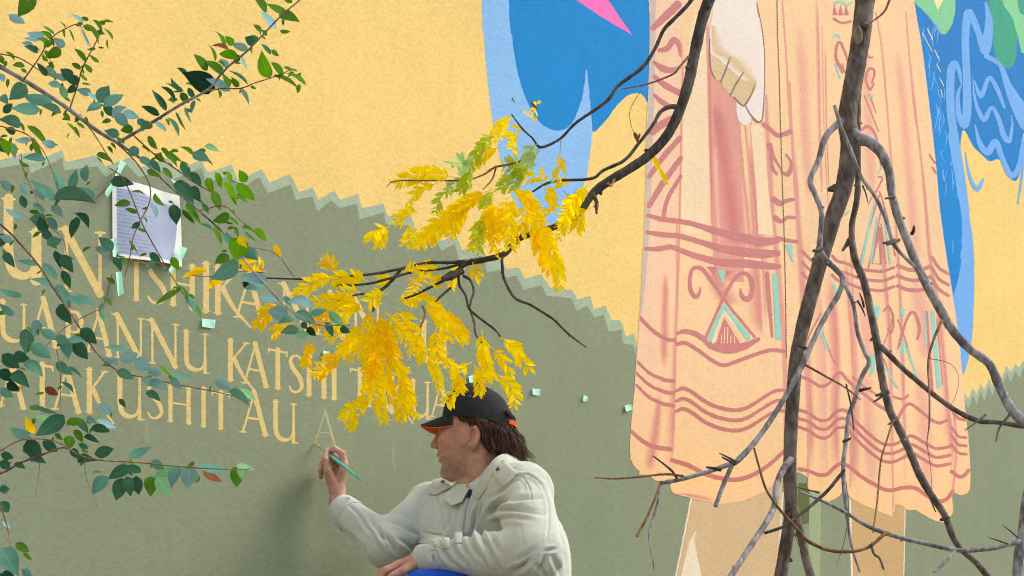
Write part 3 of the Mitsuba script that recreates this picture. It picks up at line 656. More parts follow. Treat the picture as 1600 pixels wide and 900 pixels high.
# ---------------------------------------------------------------- sheet of paper and painter's tape on the wall
def wallpt(u, v, off):
    w = wxz([(u, v)])[0]
    return np.array([w[0], -off, w[1]])

def bilerp(c, s, t):
    """c: corners tl, tr, br, bl."""
    c = [np.asarray(x, float) for x in c]
    return (c[0] * (1 - s) + c[1] * s) * (1 - t) + (c[3] * (1 - s) + c[2] * s) * t

def paper_color(p, n, uv):
    u, v = uv.x, uv.y
    inside = mikit.smoothstep(0.05, 0.07, u) * (1 - mikit.smoothstep(0.955 - 0.12 * v * v, 0.97 - 0.12 * v * v, u)) * mikit.smoothstep(0.1 - 0.05 * u + 0.1 * u * u, 0.13 + 0.1 * u * u, v) * (1 - mikit.smoothstep(0.95, 0.965, v))
    row = v * 21
    text = (1 - mikit.smoothstep(0.2, 0.34, dr.abs(row - dr.floor(row) - 0.5))) * mikit.smoothstep(0.12, 0.4, mikit.noise(u * 26, dr.floor(row) * 3.7, 1.0)) * (1 - mikit.smoothstep(0.62, 0.66, u + 0.18 * mikit.noise(dr.floor(row) * 1.9, 4.0, 2.0)))
    grey = mikit.mix(mi.Color3f(0.31, 0.38, 0.58), mi.Color3f(0.38, 0.45, 0.63), mikit.fbm(u * 5, v * 5, 0, octaves=2))
    c = mikit.mix(mi.Color3f(0.82, 0.83, 0.88), grey, inside)
    return mikit.mix(c, mi.Color3f(0.16, 0.2, 0.34), inside * text * 0.38)
scene['paper'] = {'type': 'twosided', 'bsdf': {'type': 'principled', 'base_color': mikit.proc(paper_color), 'roughness': 0.45, 'specular': 0.3}}
pap = thing('paper_sheet', 'printed paper sheet taped to the wall above the lettering behind leaves', 'paper')
pc = [(174, 279), (279, 307), (283, 418), (175, 402)]
nu, nv = 18, 18
pv, puv = [], []
for i in range(nu):
    for j in range(nv):
        s, t = i / (nu - 1), j / (nv - 1)
        q = bilerp(pc, s, t)
        off = 0.006 + 0.016 * math.sin(math.pi * s) ** 1.2 * (0.3 + 0.7 * t) + 0.006 * math.sin(5 * s + 3 * t) * s * (1 - s) * 4 + 0.012 * max(0, s - 0.8) * 5 * t * (1 - t) * 2
        pv.append(wallpt(q[0], q[1], off)); puv.append((s, t))
pv = np.array(pv)
ij = [(i * nv + j) for i in range(nu - 1) for j in range(nv - 1)]
pf = np.array([[k, k + 1, k + nv + 1, k + nv] for k in ij])
scene[pap] = mikit.ply((pv, pf), 'paper', smooth=True, uv=np.array(puv))

def tape_fn(p, n, uv):
    return mikit.mix(mi.Color3f(0.40, 0.80, 0.65), mi.Color3f(0.50, 0.87, 0.75), mikit.noise(p.x * 90, p.y * 90, p.z * 90))
simple('tape', mikit.proc(tape_fn), 0.5, 0.4)
def tape(name, label, cat, group, poly, off=0.004, curl=0.006):
    """A bit of crepe tape: wrinkled sheet on the wall with slightly lifted ends."""
    n, m = 7, 5
    v = []
    for i in range(n):
        for j in range(m):
            s, t = i / (n - 1), j / (m - 1)
            q = bilerp(poly, s, t)
            v.append(wallpt(q[0], q[1], off + curl * (abs(s - 0.5) * 2) ** 3 * (0.5 + 0.5 * t) + 0.0015 * rng.random()))
    v = np.array(v)
    f = np.array([[i * m + j, i * m + j + 1, (i + 1) * m + j + 1, (i + 1) * m + j] for i in range(n - 1) for j in range(m - 1)])
    back = v + [0, 0.0006, 0]
    f2 = np.vstack([f, f[:, ::-1] + n * m])
    k = thing(name, label, cat, group)
    scene[k] = mikit.ply((np.vstack([v, back]), f2), 'tape', smooth=True)
tape('tape_strip', 'mint tape strip at the top left corner of the paper sheet', 'tape', None, [(186, 254), (194, 258), (168, 308), (163, 300)], 0.016, 0.004)
tape('tape_strip', 'mint tape curl hanging at the left edge of the paper sheet', 'tape', None, [(166, 292), (172, 296), (164, 314), (159, 306)], 0.022, 0.01)
tape('tape_strip', 'mint tape strip over the top right corner of the paper sheet', 'tape', None, [(262, 284), (271, 288), (298, 318), (284, 316)], 0.022, 0.004)
tape('tape_strip', 'mint tape strip at the lower left corner of the paper sheet', 'tape', None, [(169, 378), (178, 374), (183, 408), (174, 406)], 0.018, 0.003)
tape('tape_strip', 'longest mint tape strip hanging below the paper sheet', 'tape', None, [(178, 428), (187, 426), (190, 462), (181, 466)], 0.012, 0.008)
tape('tape_strip', 'mint tape piece at the lower right edge of the paper sheet', 'tape', None, [(276, 388), (288, 392), (280, 410), (272, 404)], 0.022, 0.004)
tape('tape_strip', 'short mint tape tail under the right corner of the paper sheet', 'tape', None, [(270, 406), (277, 410), (262, 434), (257, 428)], 0.022, 0.006)
for lab, (u, v, w, h) in (('mint tape bit between the first and second lettering lines', (325, 506, 20, 13)), ('small mint tape bit above the second lettering line right of the blue-green leaves', (508, 555, 9, 12)),
                          ('small mint tape bit half hidden among yellow leaves', (632, 580, 13, 10)), ('small mint tape bit on the wall just above the black cap', (736, 593, 9, 12)),
                          ('mint tape bit just right of the black cap', (836, 613, 12, 10)), ('smallest mint tape bit, middle of the three right of the cap', (912, 624, 7, 9)),
                          ('mint tape bit beside the left edge of the painted dress', (980, 638, 12, 9))):
    a = rng.uniform(-0.3, 0.3)
    r = lambda dx, dy: (u + dx * math.cos(a) - dy * math.sin(a) + rng.uniform(-1, 1), v + dx * math.sin(a) + dy * math.cos(a) + rng.uniform(-1, 1))
    tape('tape_bit', lab, 'tape', 'tape bits marking the lettering lines', [r(-w / 2, -h / 2), r(w / 2, -h / 2), r(w / 2, h / 2), r(-w / 2, h / 2)], 0.004, 0.004)

# ---------------------------------------------------------------- branches
def branch(name, rows, Y0, Y1, bsdf, parent, seg=9, n=6, knots=0.0, seed=0, bump=0.25, label=None, wave=0.0):
    """rows of (u, v, radius in pixels); the depth runs from Y0 to Y1."""
    r = spline(np.array(rows, float), n)
    L = np.r_[0, np.cumsum(np.linalg.norm(np.diff(r[:, :2], axis=0), axis=1))]
    Y = Y0 + (Y1 - Y0) * L / L[-1] + wave * np.sin(L / L[-1] * math.pi)
    p = np.array([V(a, b, y) for (a, b), y in zip(r[:, :2], Y)])
    rad = r[:, 2] * Y / F * (0.76 + 0.16 * np.clip((5.5 - r[:, 2]) / 2.5, 0, 1) if parent == 'bare_tree' else 1.0)
    rg = np.random.default_rng(seed + 100)
    if knots:      # swollen nodes along the twig
        for c in np.arange(rg.uniform(10, 30), L[-1], 1):
            pass
        c = rg.uniform(8, 25)
        while c < L[-1]:
            rad = rad * (1 + 0.6 * knots * np.exp(-((L - c) / (2.2 + 0.25 * r[:, 2].mean())) ** 2))
            c += rg.uniform(18, 48)
    parts = [tube(p, rad, seg, bump, seed)]
    if knots:
        c = rg.uniform(15, 45)
        while c < L[-1] - 5:      # short spur stubs
            i = min(np.searchsorted(L, c), len(p) - 2)
            t = p[i + 1] - p[i]; t /= np.linalg.norm(t) + 1e-9
            d = np.cross(t, rg.normal(size=3)); d /= np.linalg.norm(d) + 1e-9
            s = rad[i]
            ln = s * rg.uniform(1.3, 1.9)
            parts.append(tube([p[i], p[i] + d * ln * 0.6 + t * ln * 0.2, p[i] + d * ln + t * ln * 0.35], [s * 0.6, s * 0.5, s * 0.22], 6, 0.4, seed + i))
            c += rg.uniform(60, 170)
    return add(name, join(parts), bsdf, parent, label, smooth=45)

rt = thing('bare_tree', 'bare tree with grey hanging branches in front of the painted dress', 'tree')
branch('trunk', [(1470, -1100, 28), (1425, -680, 26), (1385, -280, 23), (1362, -60, 21), (1352, 0, 20), (1345, 60, 19.5), (1333, 130, 19), (1324, 185, 19), (1328, 225, 19), (1319, 290, 17), (1302, 340, 17), (1290, 380, 16), (1273, 440, 15), (1257, 500, 14.5), (1244, 560, 13.5), (1239, 620, 13.5), (1235, 690, 13.5), (1234, 745, 13.5), (1236, 795, 13), (1229, 845, 13), (1220, 900, 13), (1204, 1000, 14), (1190, 1130, 16), (1180, 1250, 18)], 3.3, 3.3, 'bark_trunk', rt, 14, 8, 0.06, 1, 0.12, 'thick dark main stem')
B = lambda *a, **k: branch(*a, **k)
B('branch', [(1318, 196, 14), (1338, 215, 13), (1358, 221, 11), (1376, 238, 9.5), (1389, 268, 8.5), (1393, 300, 8), (1400, 330, 8), (1415, 370, 8), (1431, 410, 8), (1450, 450, 8), (1470, 485, 8.5), (1490, 518, 8.5), (1515, 545, 8), (1545, 568, 8), (1560, 600, 8.5), (1575, 630, 9), (1592, 652, 10), (1640, 690, 11)], 3.3, 3.1, 'bark_grey', rt, 11, 7, 0.1, 2)
B('branch', [(1316, 188, 7), (1302, 200, 6.5), (1288, 218, 6.5), (1279, 250, 6), (1266, 282, 5.8), (1275, 306, 5.5), (1284, 335, 5.5), (1281, 385, 5.8), (1290, 405, 5.8), (1305, 420, 5.6), (1317, 436, 5.6), (1310, 460, 5.5), (1295, 485, 5.2), (1280, 512, 5.2), (1265, 545, 5.5), (1250, 577, 6), (1227, 620, 5.6), (1205, 655, 5.6), (1180, 690, 5.8), (1152, 720, 6), (1135, 727, 5), (1100, 739, 4), (1060, 750, 3.8), (1032, 755, 3.4)], 3.24, 3.0, 'bark_grey', rt, 9, 7, 0.18, 3)
B('branch', [(1146, 722, 4.5), (1138, 740, 4.2), (1130, 758, 4), (1118, 791, 4)], 3.02, 2.98, 'bark_grey', rt, 8, 6, 0.0, 4)
B('twig', [(1304, 165, 3.2), (1315, 200, 3.2), (1330, 236, 3.2), (1345, 275, 3.2), (1368, 308, 3.2), (1385, 345, 3.2), (1395, 378, 3.2), (1410, 398, 2.8), (1432, 420, 2.8), (1448, 442, 2.8)], 3.16, 3.12, 'bark_grey', rt, 8, 6, 0.2, 5)
B('branch', [(1342, 140, 4), (1341, 200, 5), (1340, 300, 6), (1331, 355, 6), (1335, 400, 7), (1350, 440, 7.2), (1361, 490, 7.2), (1371, 540, 7.5), (1378, 590, 7.5), (1390, 640, 7.5), (1405, 670, 7.5), (1420, 702, 7.5), (1437, 742, 7.5), (1458, 778, 6.8), (1476, 805, 6.5), (1495, 850, 6), (1532, 886, 6), (1560, 930, 6), (1600, 1010, 6)], 3.42, 3.2, 'bark_trunk', rt, 10, 7, 0.14, 6)
B('branch', [(1321, 446, 3.2), (1334, 478, 3.4), (1340, 520, 3.4), (1352, 552, 3.8), (1358, 566, 4), (1346, 590, 4.2), (1337, 620, 4.2), (1326, 652, 4.4), (1322, 690, 4.4), (1318, 722, 4.4), (1318, 752, 4), (1322, 792, 3), (1330, 850, 2.4), (1343, 893, 1.8)], 3.2, 3.0, 'bark_grey', rt, 8, 7, 0.22, 7)
B('branch', [(1370, 536, 5.5), (1386, 551, 5.4), (1410, 575, 5), (1445, 605, 5), (1470, 625, 4.8), (1500, 645, 4.6), (1530, 658, 4.6), (1560, 660, 4.2), (1620, 670, 4.2), (1680, 680, 4)], 3.31, 3.05, 'bark_trunk', rt, 8, 6, 0.16, 8)
B('branch', [(1236, 718, 8), (1224, 733, 7), (1213, 760, 6.6), (1210, 790, 6.3), (1195, 820, 6.2), (1175, 850, 6.2), (1150, 888, 6.2), (1132, 915, 6)], 3.25, 2.95, 'bark_grey', rt, 9, 6, 0.12, 9)
B('twig', [(1319, 735, 3.2), (1290, 770, 3), (1255, 800, 3), (1225, 822, 2.8), (1195, 833, 2.6)], 3.02, 2.94, 'bark_dark', rt, 7, 6, 0.2, 10)
B('branch', [(1250, 768, 1.6), (1285, 783, 2.4), (1320, 800, 3), (1358, 823, 3.6), (1400, 838, 4), (1450, 850, 4.2), (1500, 860, 4.2), (1550, 857, 4.2), (1580, 850, 4.4), (1594, 846, 5)], 3.0, 3.02, 'bark_grey', rt, 8, 6, 0.16, 11)
B('twig', [(1178, 700, 1.8), (1185, 725, 2), (1196, 762, 2), (1212, 788, 2.2), (1232, 812, 2.6), (1247, 828, 3), (1262, 845, 3), (1297, 860, 3), (1335, 861, 3), (1360, 853, 3), (1378, 838, 3), (1388, 832, 3)], 2.92, 2.98, 'bark_brown', rt, 8, 6, 0.15, 12)
B('branch', [(1640, 690, 12), (1610, 760, 11), (1598, 830, 10.5), (1592, 870, 10.5), (1590, 910, 10.5), (1588, 1000, 12), (1580, 1200, 14)], 3.08, 3.05, 'bark_grey', rt, 11, 7, 0.08, 13)
B('branch', [(1240, 790, 8), (1247, 818, 7.5), (1253, 845, 8), (1260, 875, 8.5), (1272, 915, 9), (1300, 990, 9)], 3.28, 3.2, 'bark_trunk', rt, 10, 6, 0.1, 14)
B('twig', [(1058, 748, 2.4), (1048, 734, 2), (1020, 712, 1.2)], 3.0, 2.98, 'bark_dark', rt, 6, 5, 0.1, 15)
B('twig', [(1068, 744, 2.2), (1040, 741, 2), (1000, 745, 1.8), (960, 748, 1.5), (928, 746, 1)], 3.0, 2.96, 'bark_brown', rt, 6, 5, 0.12, 16)
B('twig', [(1034, 752, 2.6), (1026, 772, 2), (1012, 806, 2.2), (995, 838, 2.6)], 3.0, 2.95, 'bark_brown', rt, 6, 5, 0.2, 17)
B('twig', [(1032, 755, 2.6), (1030, 775, 2), (1020, 812, 2), (1014, 836, 1.6), (1018, 862, 1.2), (1022, 890, 1)], 3.0, 2.92, 'bark_grey', rt, 6, 5, 0.25, 18)
B('twig', [(1258, 570, 2), (1290, 588, 1.7), (1320, 605, 1.4), (1345, 625, 0.8)], 3.1, 3.04, 'bark_brown', rt, 6, 5, 0.1, 19)
B('twig', [(1472, 500, 2.8), (1457, 536, 2.2), (1450, 570, 1.9), (1452, 612, 1.7), (1452, 660, 1.5), (1448, 692, 0.9)], 3.16, 3.06, 'bark_brown', rt, 6, 5, 0.2, 20)
B('twig', [(1396, 655, 1.6), (1385, 690, 1.5), (1376, 722, 1.5), (1371, 780, 1.6), (1364, 832, 1.4)], 3.14, 3.0, 'bark_brown', rt, 6, 5, 0.3, 21)
B('twig', [(1361, 850, 2), (1366, 866, 2.2), (1374, 872, 2), (1381, 890, 1.6)], 2.97, 2.93, 'bark_dark', rt, 6, 5, 0.3, 22)
B('twig', [(1492, 862, 3.2), (1475, 880, 2.8), (1460, 894, 2.6)], 3.0, 2.96, 'bark_grey', rt, 6, 5, 0.2, 23)
B('twig', [(1540, 648, 2.4), (1525, 660, 1.8), (1508, 672, 1)], 3.1, 3.06, 'bark_dark', rt, 6, 5, 0.0, 24)
B('twig', [(1580, 645, 3), (1562, 668, 1.8), (1556, 690, 1)], 3.1, 3.06, 'bark_dark', rt, 6, 5, 0.0, 25)
B('twig', [(1400, -30, 2.4), (1388, 5, 2), (1380, 20, 2), (1360, 36, 1.2)], 3.25, 3.2, 'bark_brown', rt, 6, 5, 0.2, 26)
B('twig', [(1452, 560, 0.7), (1484, 568, 0.6), (1498, 590, 0.5), (1492, 622, 0.5), (1478, 642, 0.4)], 3.14, 3.08, 'bark_brown', rt, 5, 5, 0.0, 27)
B('twig', [(1322, 752, 0.8), (1326, 800, 0.7), (1318, 850, 0.7), (1306, 884, 0.4)], 3.0, 2.95, 'bark_brown', rt, 5, 5, 0.0, 28)
B('twig', [(1448, 692, 0.7), (1454, 730, 0.5), (1456, 770, 0.4)], 3.06, 3.05, 'bark_dark', rt, 5, 5, 0.0, 29)
B('twig', [(1240, 830, 0.9), (1250, 856, 0.8), (1262, 866, 0.8), (1254, 850, 0.5)], 3.1, 3.08, 'bark_brown', rt, 5, 5, 0.0, 30)
B('twig', [(1322, 600, 1.4), (1330, 635, 1.6), (1334, 672, 1.2)], 3.04, 3.02, 'bark_dark', rt, 6, 5, 0.2, 31)
B('twig', [(1280, 770, 1.6), (1258, 764, 1.2), (1240, 760, 0.8)], 3.02, 3.0, 'bark_dark', rt, 6, 5, 0.3, 32)
B('twig', [(1440, 745, 1.6), (1452, 776, 1.4), (1462, 800, 1.2)], 3.2, 3.2, 'bark_dark', rt, 6, 5, 0.2, 33)
for i, (u, v, du, dv, s, Y) in enumerate(((1284, 388, -13, 4, 5, 3.14), (1281, 392, -12, 14, 4, 3.14), (1387, 612, -18, 6, 5, 3.28), (1385, 614, -20, 14, 3, 3.28), (1398, 376, -18, 4, 4, 3.13), (1405, 375, -20, 8, 3, 3.13), (1343, 610, 18, -4, 3, 3.05), (1425, 365, 3, -12, 3.5, 3.2), (1397, 308, -14, 2, 3, 3.24),
                                        (1402, 655, -14, 8, 3.5, 3.28), (1126, 734, -22, -4, 3.4, 3.0), (1150, 722, -26, -14, 2.2, 3.0), (1148, 726, -20, -12, 2.6, 3.0), (1262, 546, -14, -6, 4, 3.2), (1575, 850, -30, -10, 1.6, 3.0), (1590, 840, -24, -20, 1.4, 3.0), (1470, 812, 14, -4, 3, 3.2), (1326, 375, -9, 16, 5, 3.38), (1329, 360, -2, 26, 2.4, 3.38), (1318, 690, 12, -6, 3, 3.0), (1350, 480, -7, -22, 2, 3.14), (1340, 470, 12, 24, 2, 3.14), (1348, 290, 8, 26, 1.6, 3.3))):
    B('spur', [(u, v, s), (u + du * 0.5 + 1, v + dv * 0.5, s * 0.8), (u + du, v + dv, s * 0.45)], Y, Y - 0.03, 'bark_dark', rt, 6, 4, 0.0, 40 + i, 0.5)
# pale scar where a limb was cut from the trunk
def scar_mesh():
    c = V(1341, 55, 3.3 - 0.037)
    m = trimesh.creation.icosphere(3, 1.0)
    v = np.array(m.vertices) * [0.011, 0.008, 0.024]
    v *= (1 + 0.35 * (meshkit.fbm(np.array(m.vertices) * 2.5, 3, 5) - 0.5))[:, None]
    return c + v[:, :1] * RGT + v[:, 1:2] * FWD + v[:, 2:3] * UP, np.array(m.faces)
bark('scar_wood', (96, 88, 78), (168, 160, 146))
add('branch_scar', scar_mesh(), 'scar_wood', rt, 'pale scar of a cut limb', smooth=True)

yt = thing('yellow_branch', 'dark tree branch with hanging yellow compound leaves above the man', 'branch')
branch('limb', [(1440, -1000, 17), (1330, -600, 15), (1215, -280, 12.5), (1145, -90, 10), (1112, -10, 9), (1098, 28, 8.8), (1086, 80, 8.6), (1076, 128, 8.4), (1062, 172, 8), (1042, 212, 7.6), (1012, 244, 7.2), (980, 266, 7), (950, 284, 6.8), (926, 303, 6.4), (905, 332, 5.4), (882, 346, 5), (862, 356, 4.8), (835, 364, 4.8), (812, 372, 4.8), (800, 384, 4.8), (786, 398, 4.6), (756, 406, 4.4), (728, 412, 4), (714, 424, 3.6), (698, 434, 3.4)], 3.0, 2.85, 'bark_dark', yt, 12, 7, 0.1, 50, 0.12, 'thick dark curved limb')
Y2 = 2.85
for nm, rows, kn in (
        ('branch', [(728, 409, 3), (700, 410, 2.6), (666, 411, 2.4), (625, 420, 2.2), (583, 428, 2), (537, 432, 1.8), (475, 436, 1.5), (405, 434, 1)], 0.3),
        ('branch', [(722, 412, 2.4), (690, 420, 2), (650, 424, 1.9), (605, 436, 2), (570, 444, 1.8), (516, 446, 1.4)], 0.2),
        ('branch', [(627, 420, 2.6), (616, 434, 2.6), (606, 445, 2.6), (590, 460, 2.4), (583, 486, 1.8)], 0.2),
        ('twig', [(590, 459, 1.8), (560, 460, 1.6), (522, 471, 1.2)], 0.2),
        ('twig', [(698, 436, 2.4), (672, 449, 2), (650, 460, 1.8), (633, 466, 1.5)], 0.2),
        ('twig', [(704, 450, 2.2), (690, 462, 1.8), (679, 473, 1.5)], 0.2),
        ('twig', [(716, 430, 2.2), (718, 446, 2), (728, 463, 2), (733, 482, 2), (752, 499, 1.8), (772, 514, 1.7), (782, 526, 1.5)], 0.25),
        ('twig', [(724, 431, 2.2), (735, 438, 2), (740, 455, 1.8), (736, 470, 1.8), (733, 482, 1.6)], 0.2),
        ('twig', [(734, 483, 1.9), (741, 504, 1.7), (743, 522, 1.6), (753, 536, 1.3)], 0.3),
        ('twig', [(660, 478, 1.8), (664, 492, 1.8), (655, 515, 1.8), (650, 524, 1.2)], 0.3),
        ('branch', [(784, 400, 2.6), (785, 418, 2.4), (788, 437, 2.2), (804, 465, 2.2), (828, 476, 2), (848, 488, 1.9), (866, 500, 1.8), (884, 518, 1.7), (900, 531, 1.5), (916, 543, 1)], 0.25),
        ('branch', [(1058, 167, 4), (1046, 167, 3.4), (1032, 175, 3), (1019, 197, 2.8), (998, 224, 2.6), (976, 250, 2.5), (943, 266, 2.4), (924, 279, 2.2), (874, 282, 2), (851, 288, 1.8), (832, 300, 1.4)], 0.25),
        ('branch', [(1094, -30, 3.6), (1079, 2, 3.2), (1055, 28, 3), (1037, 47, 2.9), (1023, 77, 2.8), (1003, 106, 2.7), (966, 134, 2.6), (947, 159, 2.5), (900, 192, 2.3), (875, 217, 2.1), (845, 230, 1.9), (832, 216, 1.5), (816, 201, 1.4), (799, 178, 1)], 0.25),
        ('twig', [(1076, 88, 2), (1062, 104, 1.6), (1051, 116, 1.5), (1012, 131, 1.2), (972, 139, 0.9)], 0.25),
        ('twig', [(820, 250, 1.8), (795, 257, 1.7), (774, 261, 1.7), (757, 272, 1.5), (740, 279, 1)], 0.3),
        ('twig', [(775, 262, 1.6), (769, 280, 1.4), (755, 296, 1)], 0.3),
        ('twig', [(740, 279, 1.4), (707, 282, 1.2), (660, 282, 1.1), (617, 283, 0.9), (604, 292, 0.5)], 0.2),
        ('twig', [(926, 303, 3.4), (932, 316, 3), (932, 333, 2)], 0.2),
        ('twig', [(722, 424, 5), (702, 432, 6), (692, 436, 4)], 0.4),
        ('twig', [(960, 280, 1.8), (955, 290, 2), (949, 286, 1.6)], 0.2)):
    branch(nm, rows, Y2, Y2 - 0.04, 'bark_dark' if rows[0][2] > 2.1 else 'bark_brown', yt, 7, 6, kn, int(rows[0][0] + rows[-1][1]) % 997, 0.3)

# ---------------------------------------------------------------- leaves
def leafmat(key, front, back, trans=0.5, rough=0.35, vary=0.25):
    def mk(c):
        c = mi.Color3f(*[float(x) for x in c])
        def fn(p, n, uv):
            t = mikit.fbm(p.x * 60, p.y * 60, p.z * 60, octaves=2)
            w = mikit.noise(p.x * 9, p.y * 9, p.z * 9)
            vein = 1 - mikit.smoothstep(0.0, 0.05, dr.abs(uv.x - 0.5))
            return c * (1 + vary * (t - 0.5) + vary * 1.4 * (w - 0.5) + 0.35 * vein)
        return fn
    scene[key] = {'type': 'principledthin', 'base_color': mikit.proc(mk(front)), 'roughness': rough, 'diff_trans': trans, 'spec_trans': 0.0, 'eta': 1.45}
leafmat('leaf_dark', lin(58, 100, 78), None, 0.35, 0.35)
leafmat('leaf_deep', lin(34, 68, 54), None, 0.2, 0.35)
leafmat('leaf_teal', lin(92, 142, 128), None, 0.4, 0.38)
leafmat('leaf_pale', lin(128, 172, 180), None, 0.4, 0.4)
leafmat('leaf_green', lin(84, 130, 44), None, 0.7, 0.4)
leafmat('leaf_bright', lin(100, 160, 26), None, 0.9, 0.4)
leafmat('leaf_lime', lin(128, 186, 140), None, 0.7, 0.4)
leafmat('leaf_yellow', [1.0, 0.80, 0.006], None, 0.95, 0.5, 0.12)
leafmat('leaf_gold', [1.0, 0.68, 0.006], None, 0.9, 0.5, 0.14)
leafmat('leaf_yellowgreen', lin(184, 204, 50), None, 0.85, 0.5, 0.25)
leafmat('leaf_mintgreen', lin(176, 210, 140), None, 0.85, 0.5, 0.25)
leafmat('leaf_rust', lin(128, 78, 58), None, 0.5, 0.5)
leafmat('leaf_straw', lin(240, 214, 130), None, 0.8, 0.5)
KIND = {'g': 'leaf_green', 'G': 'leaf_bright', 'd': 'leaf_dark', 'D': 'leaf_deep', 't': 'leaf_teal', 'b': 'leaf_pale', 'c': 'leaf_lime', 'r': 'leaf_rust', 'Y': 'leaf_gold'}

def blade(base, tip, side, nrm, width, n=7, curl=0.12, fold=0.25, shape=0.42, drip=False):
    """A leaf: pointed oval from base to tip, folded along the midrib and bent; returns v, f, uv."""
    L = np.linalg.norm(tip - base)
    t = np.linspace(0, 1, n)
    w = np.sin(np.pi * t ** (math.log(0.5) / math.log(shape))) ** 0.8 * width / 2
    if drip: w = w * (1 - 0.55 * np.clip((t - 0.72) / 0.28, 0, 1) ** 0.8 * (1 - t) * 3)
    w[0] = w[-1] = 0.02 * width
    c = base + t[:, None] * (tip - base) + nrm * (curl * L * (t * (1 - t) * 4))[:, None]
    l = c - side * w[:, None] + nrm * (fold * w)[:, None]
    r = c + side * w[:, None] + nrm * (fold * w)[:, None]
    v = np.vstack([l, c, r])
    i = np.arange(n - 1)
    f = np.vstack([np.stack([i + a * n, i + 1 + a * n, i + 1 + (a + 1) * n], 1) for a in (0, 1)] + [np.stack([i + a * n, i + 1 + (a + 1) * n, i + (a + 1) * n], 1) for a in (0, 1)])
    uv = np.c_[np.repeat([0, 0.5, 1], n), np.tile(t, 3)]
    return v, f, uv

def leaf_at(u0, v0, u1, v1, w, kind, Y, parent):
    px = math.hypot(u1 - u0, v1 - v0)
    pitch = rng.uniform(-0.45, 0.45)
    dY = px * Y / F * math.tan(pitch)
    a, b = V(u0, v0, Y), V(u1, v1, Y + dY)
    ax = b - a; L = np.linalg.norm(ax); ax /= L
    true = max(w, px * rng.uniform(0.5, 0.62)) * Y / F
    roll = math.acos(min(1, (w * Y / F) / true))
    view = (a + b) / 2 - CAM; view /= np.linalg.norm(view)
    side = np.cross(ax, view); side /= np.linalg.norm(side)
    face = np.cross(side, ax); face /= np.linalg.norm(face)
    if face @ view > 0: face = -face
    s = 1 if rng.random() < 0.75 else -1
    if side[2] < 0: s = -s
    # tilt so that the upper face tends to look at the sky
    sd = side * math.cos(roll) - face * math.sin(roll) * s
    nr = np.cross(sd, ax)
    if nr[2] < 0 and rng.random() < 0.9: nr = -nr
    v, f, uv = blade(a, b, sd, nr, true, 8, rng.uniform(-0.1, 0.16), rng.uniform(0.05, 0.3), rng.uniform(0.34, 0.42), True)
    shrub_leaves.append((px * w, (v, f), KIND[kind], uv))
shrub_leaves = []

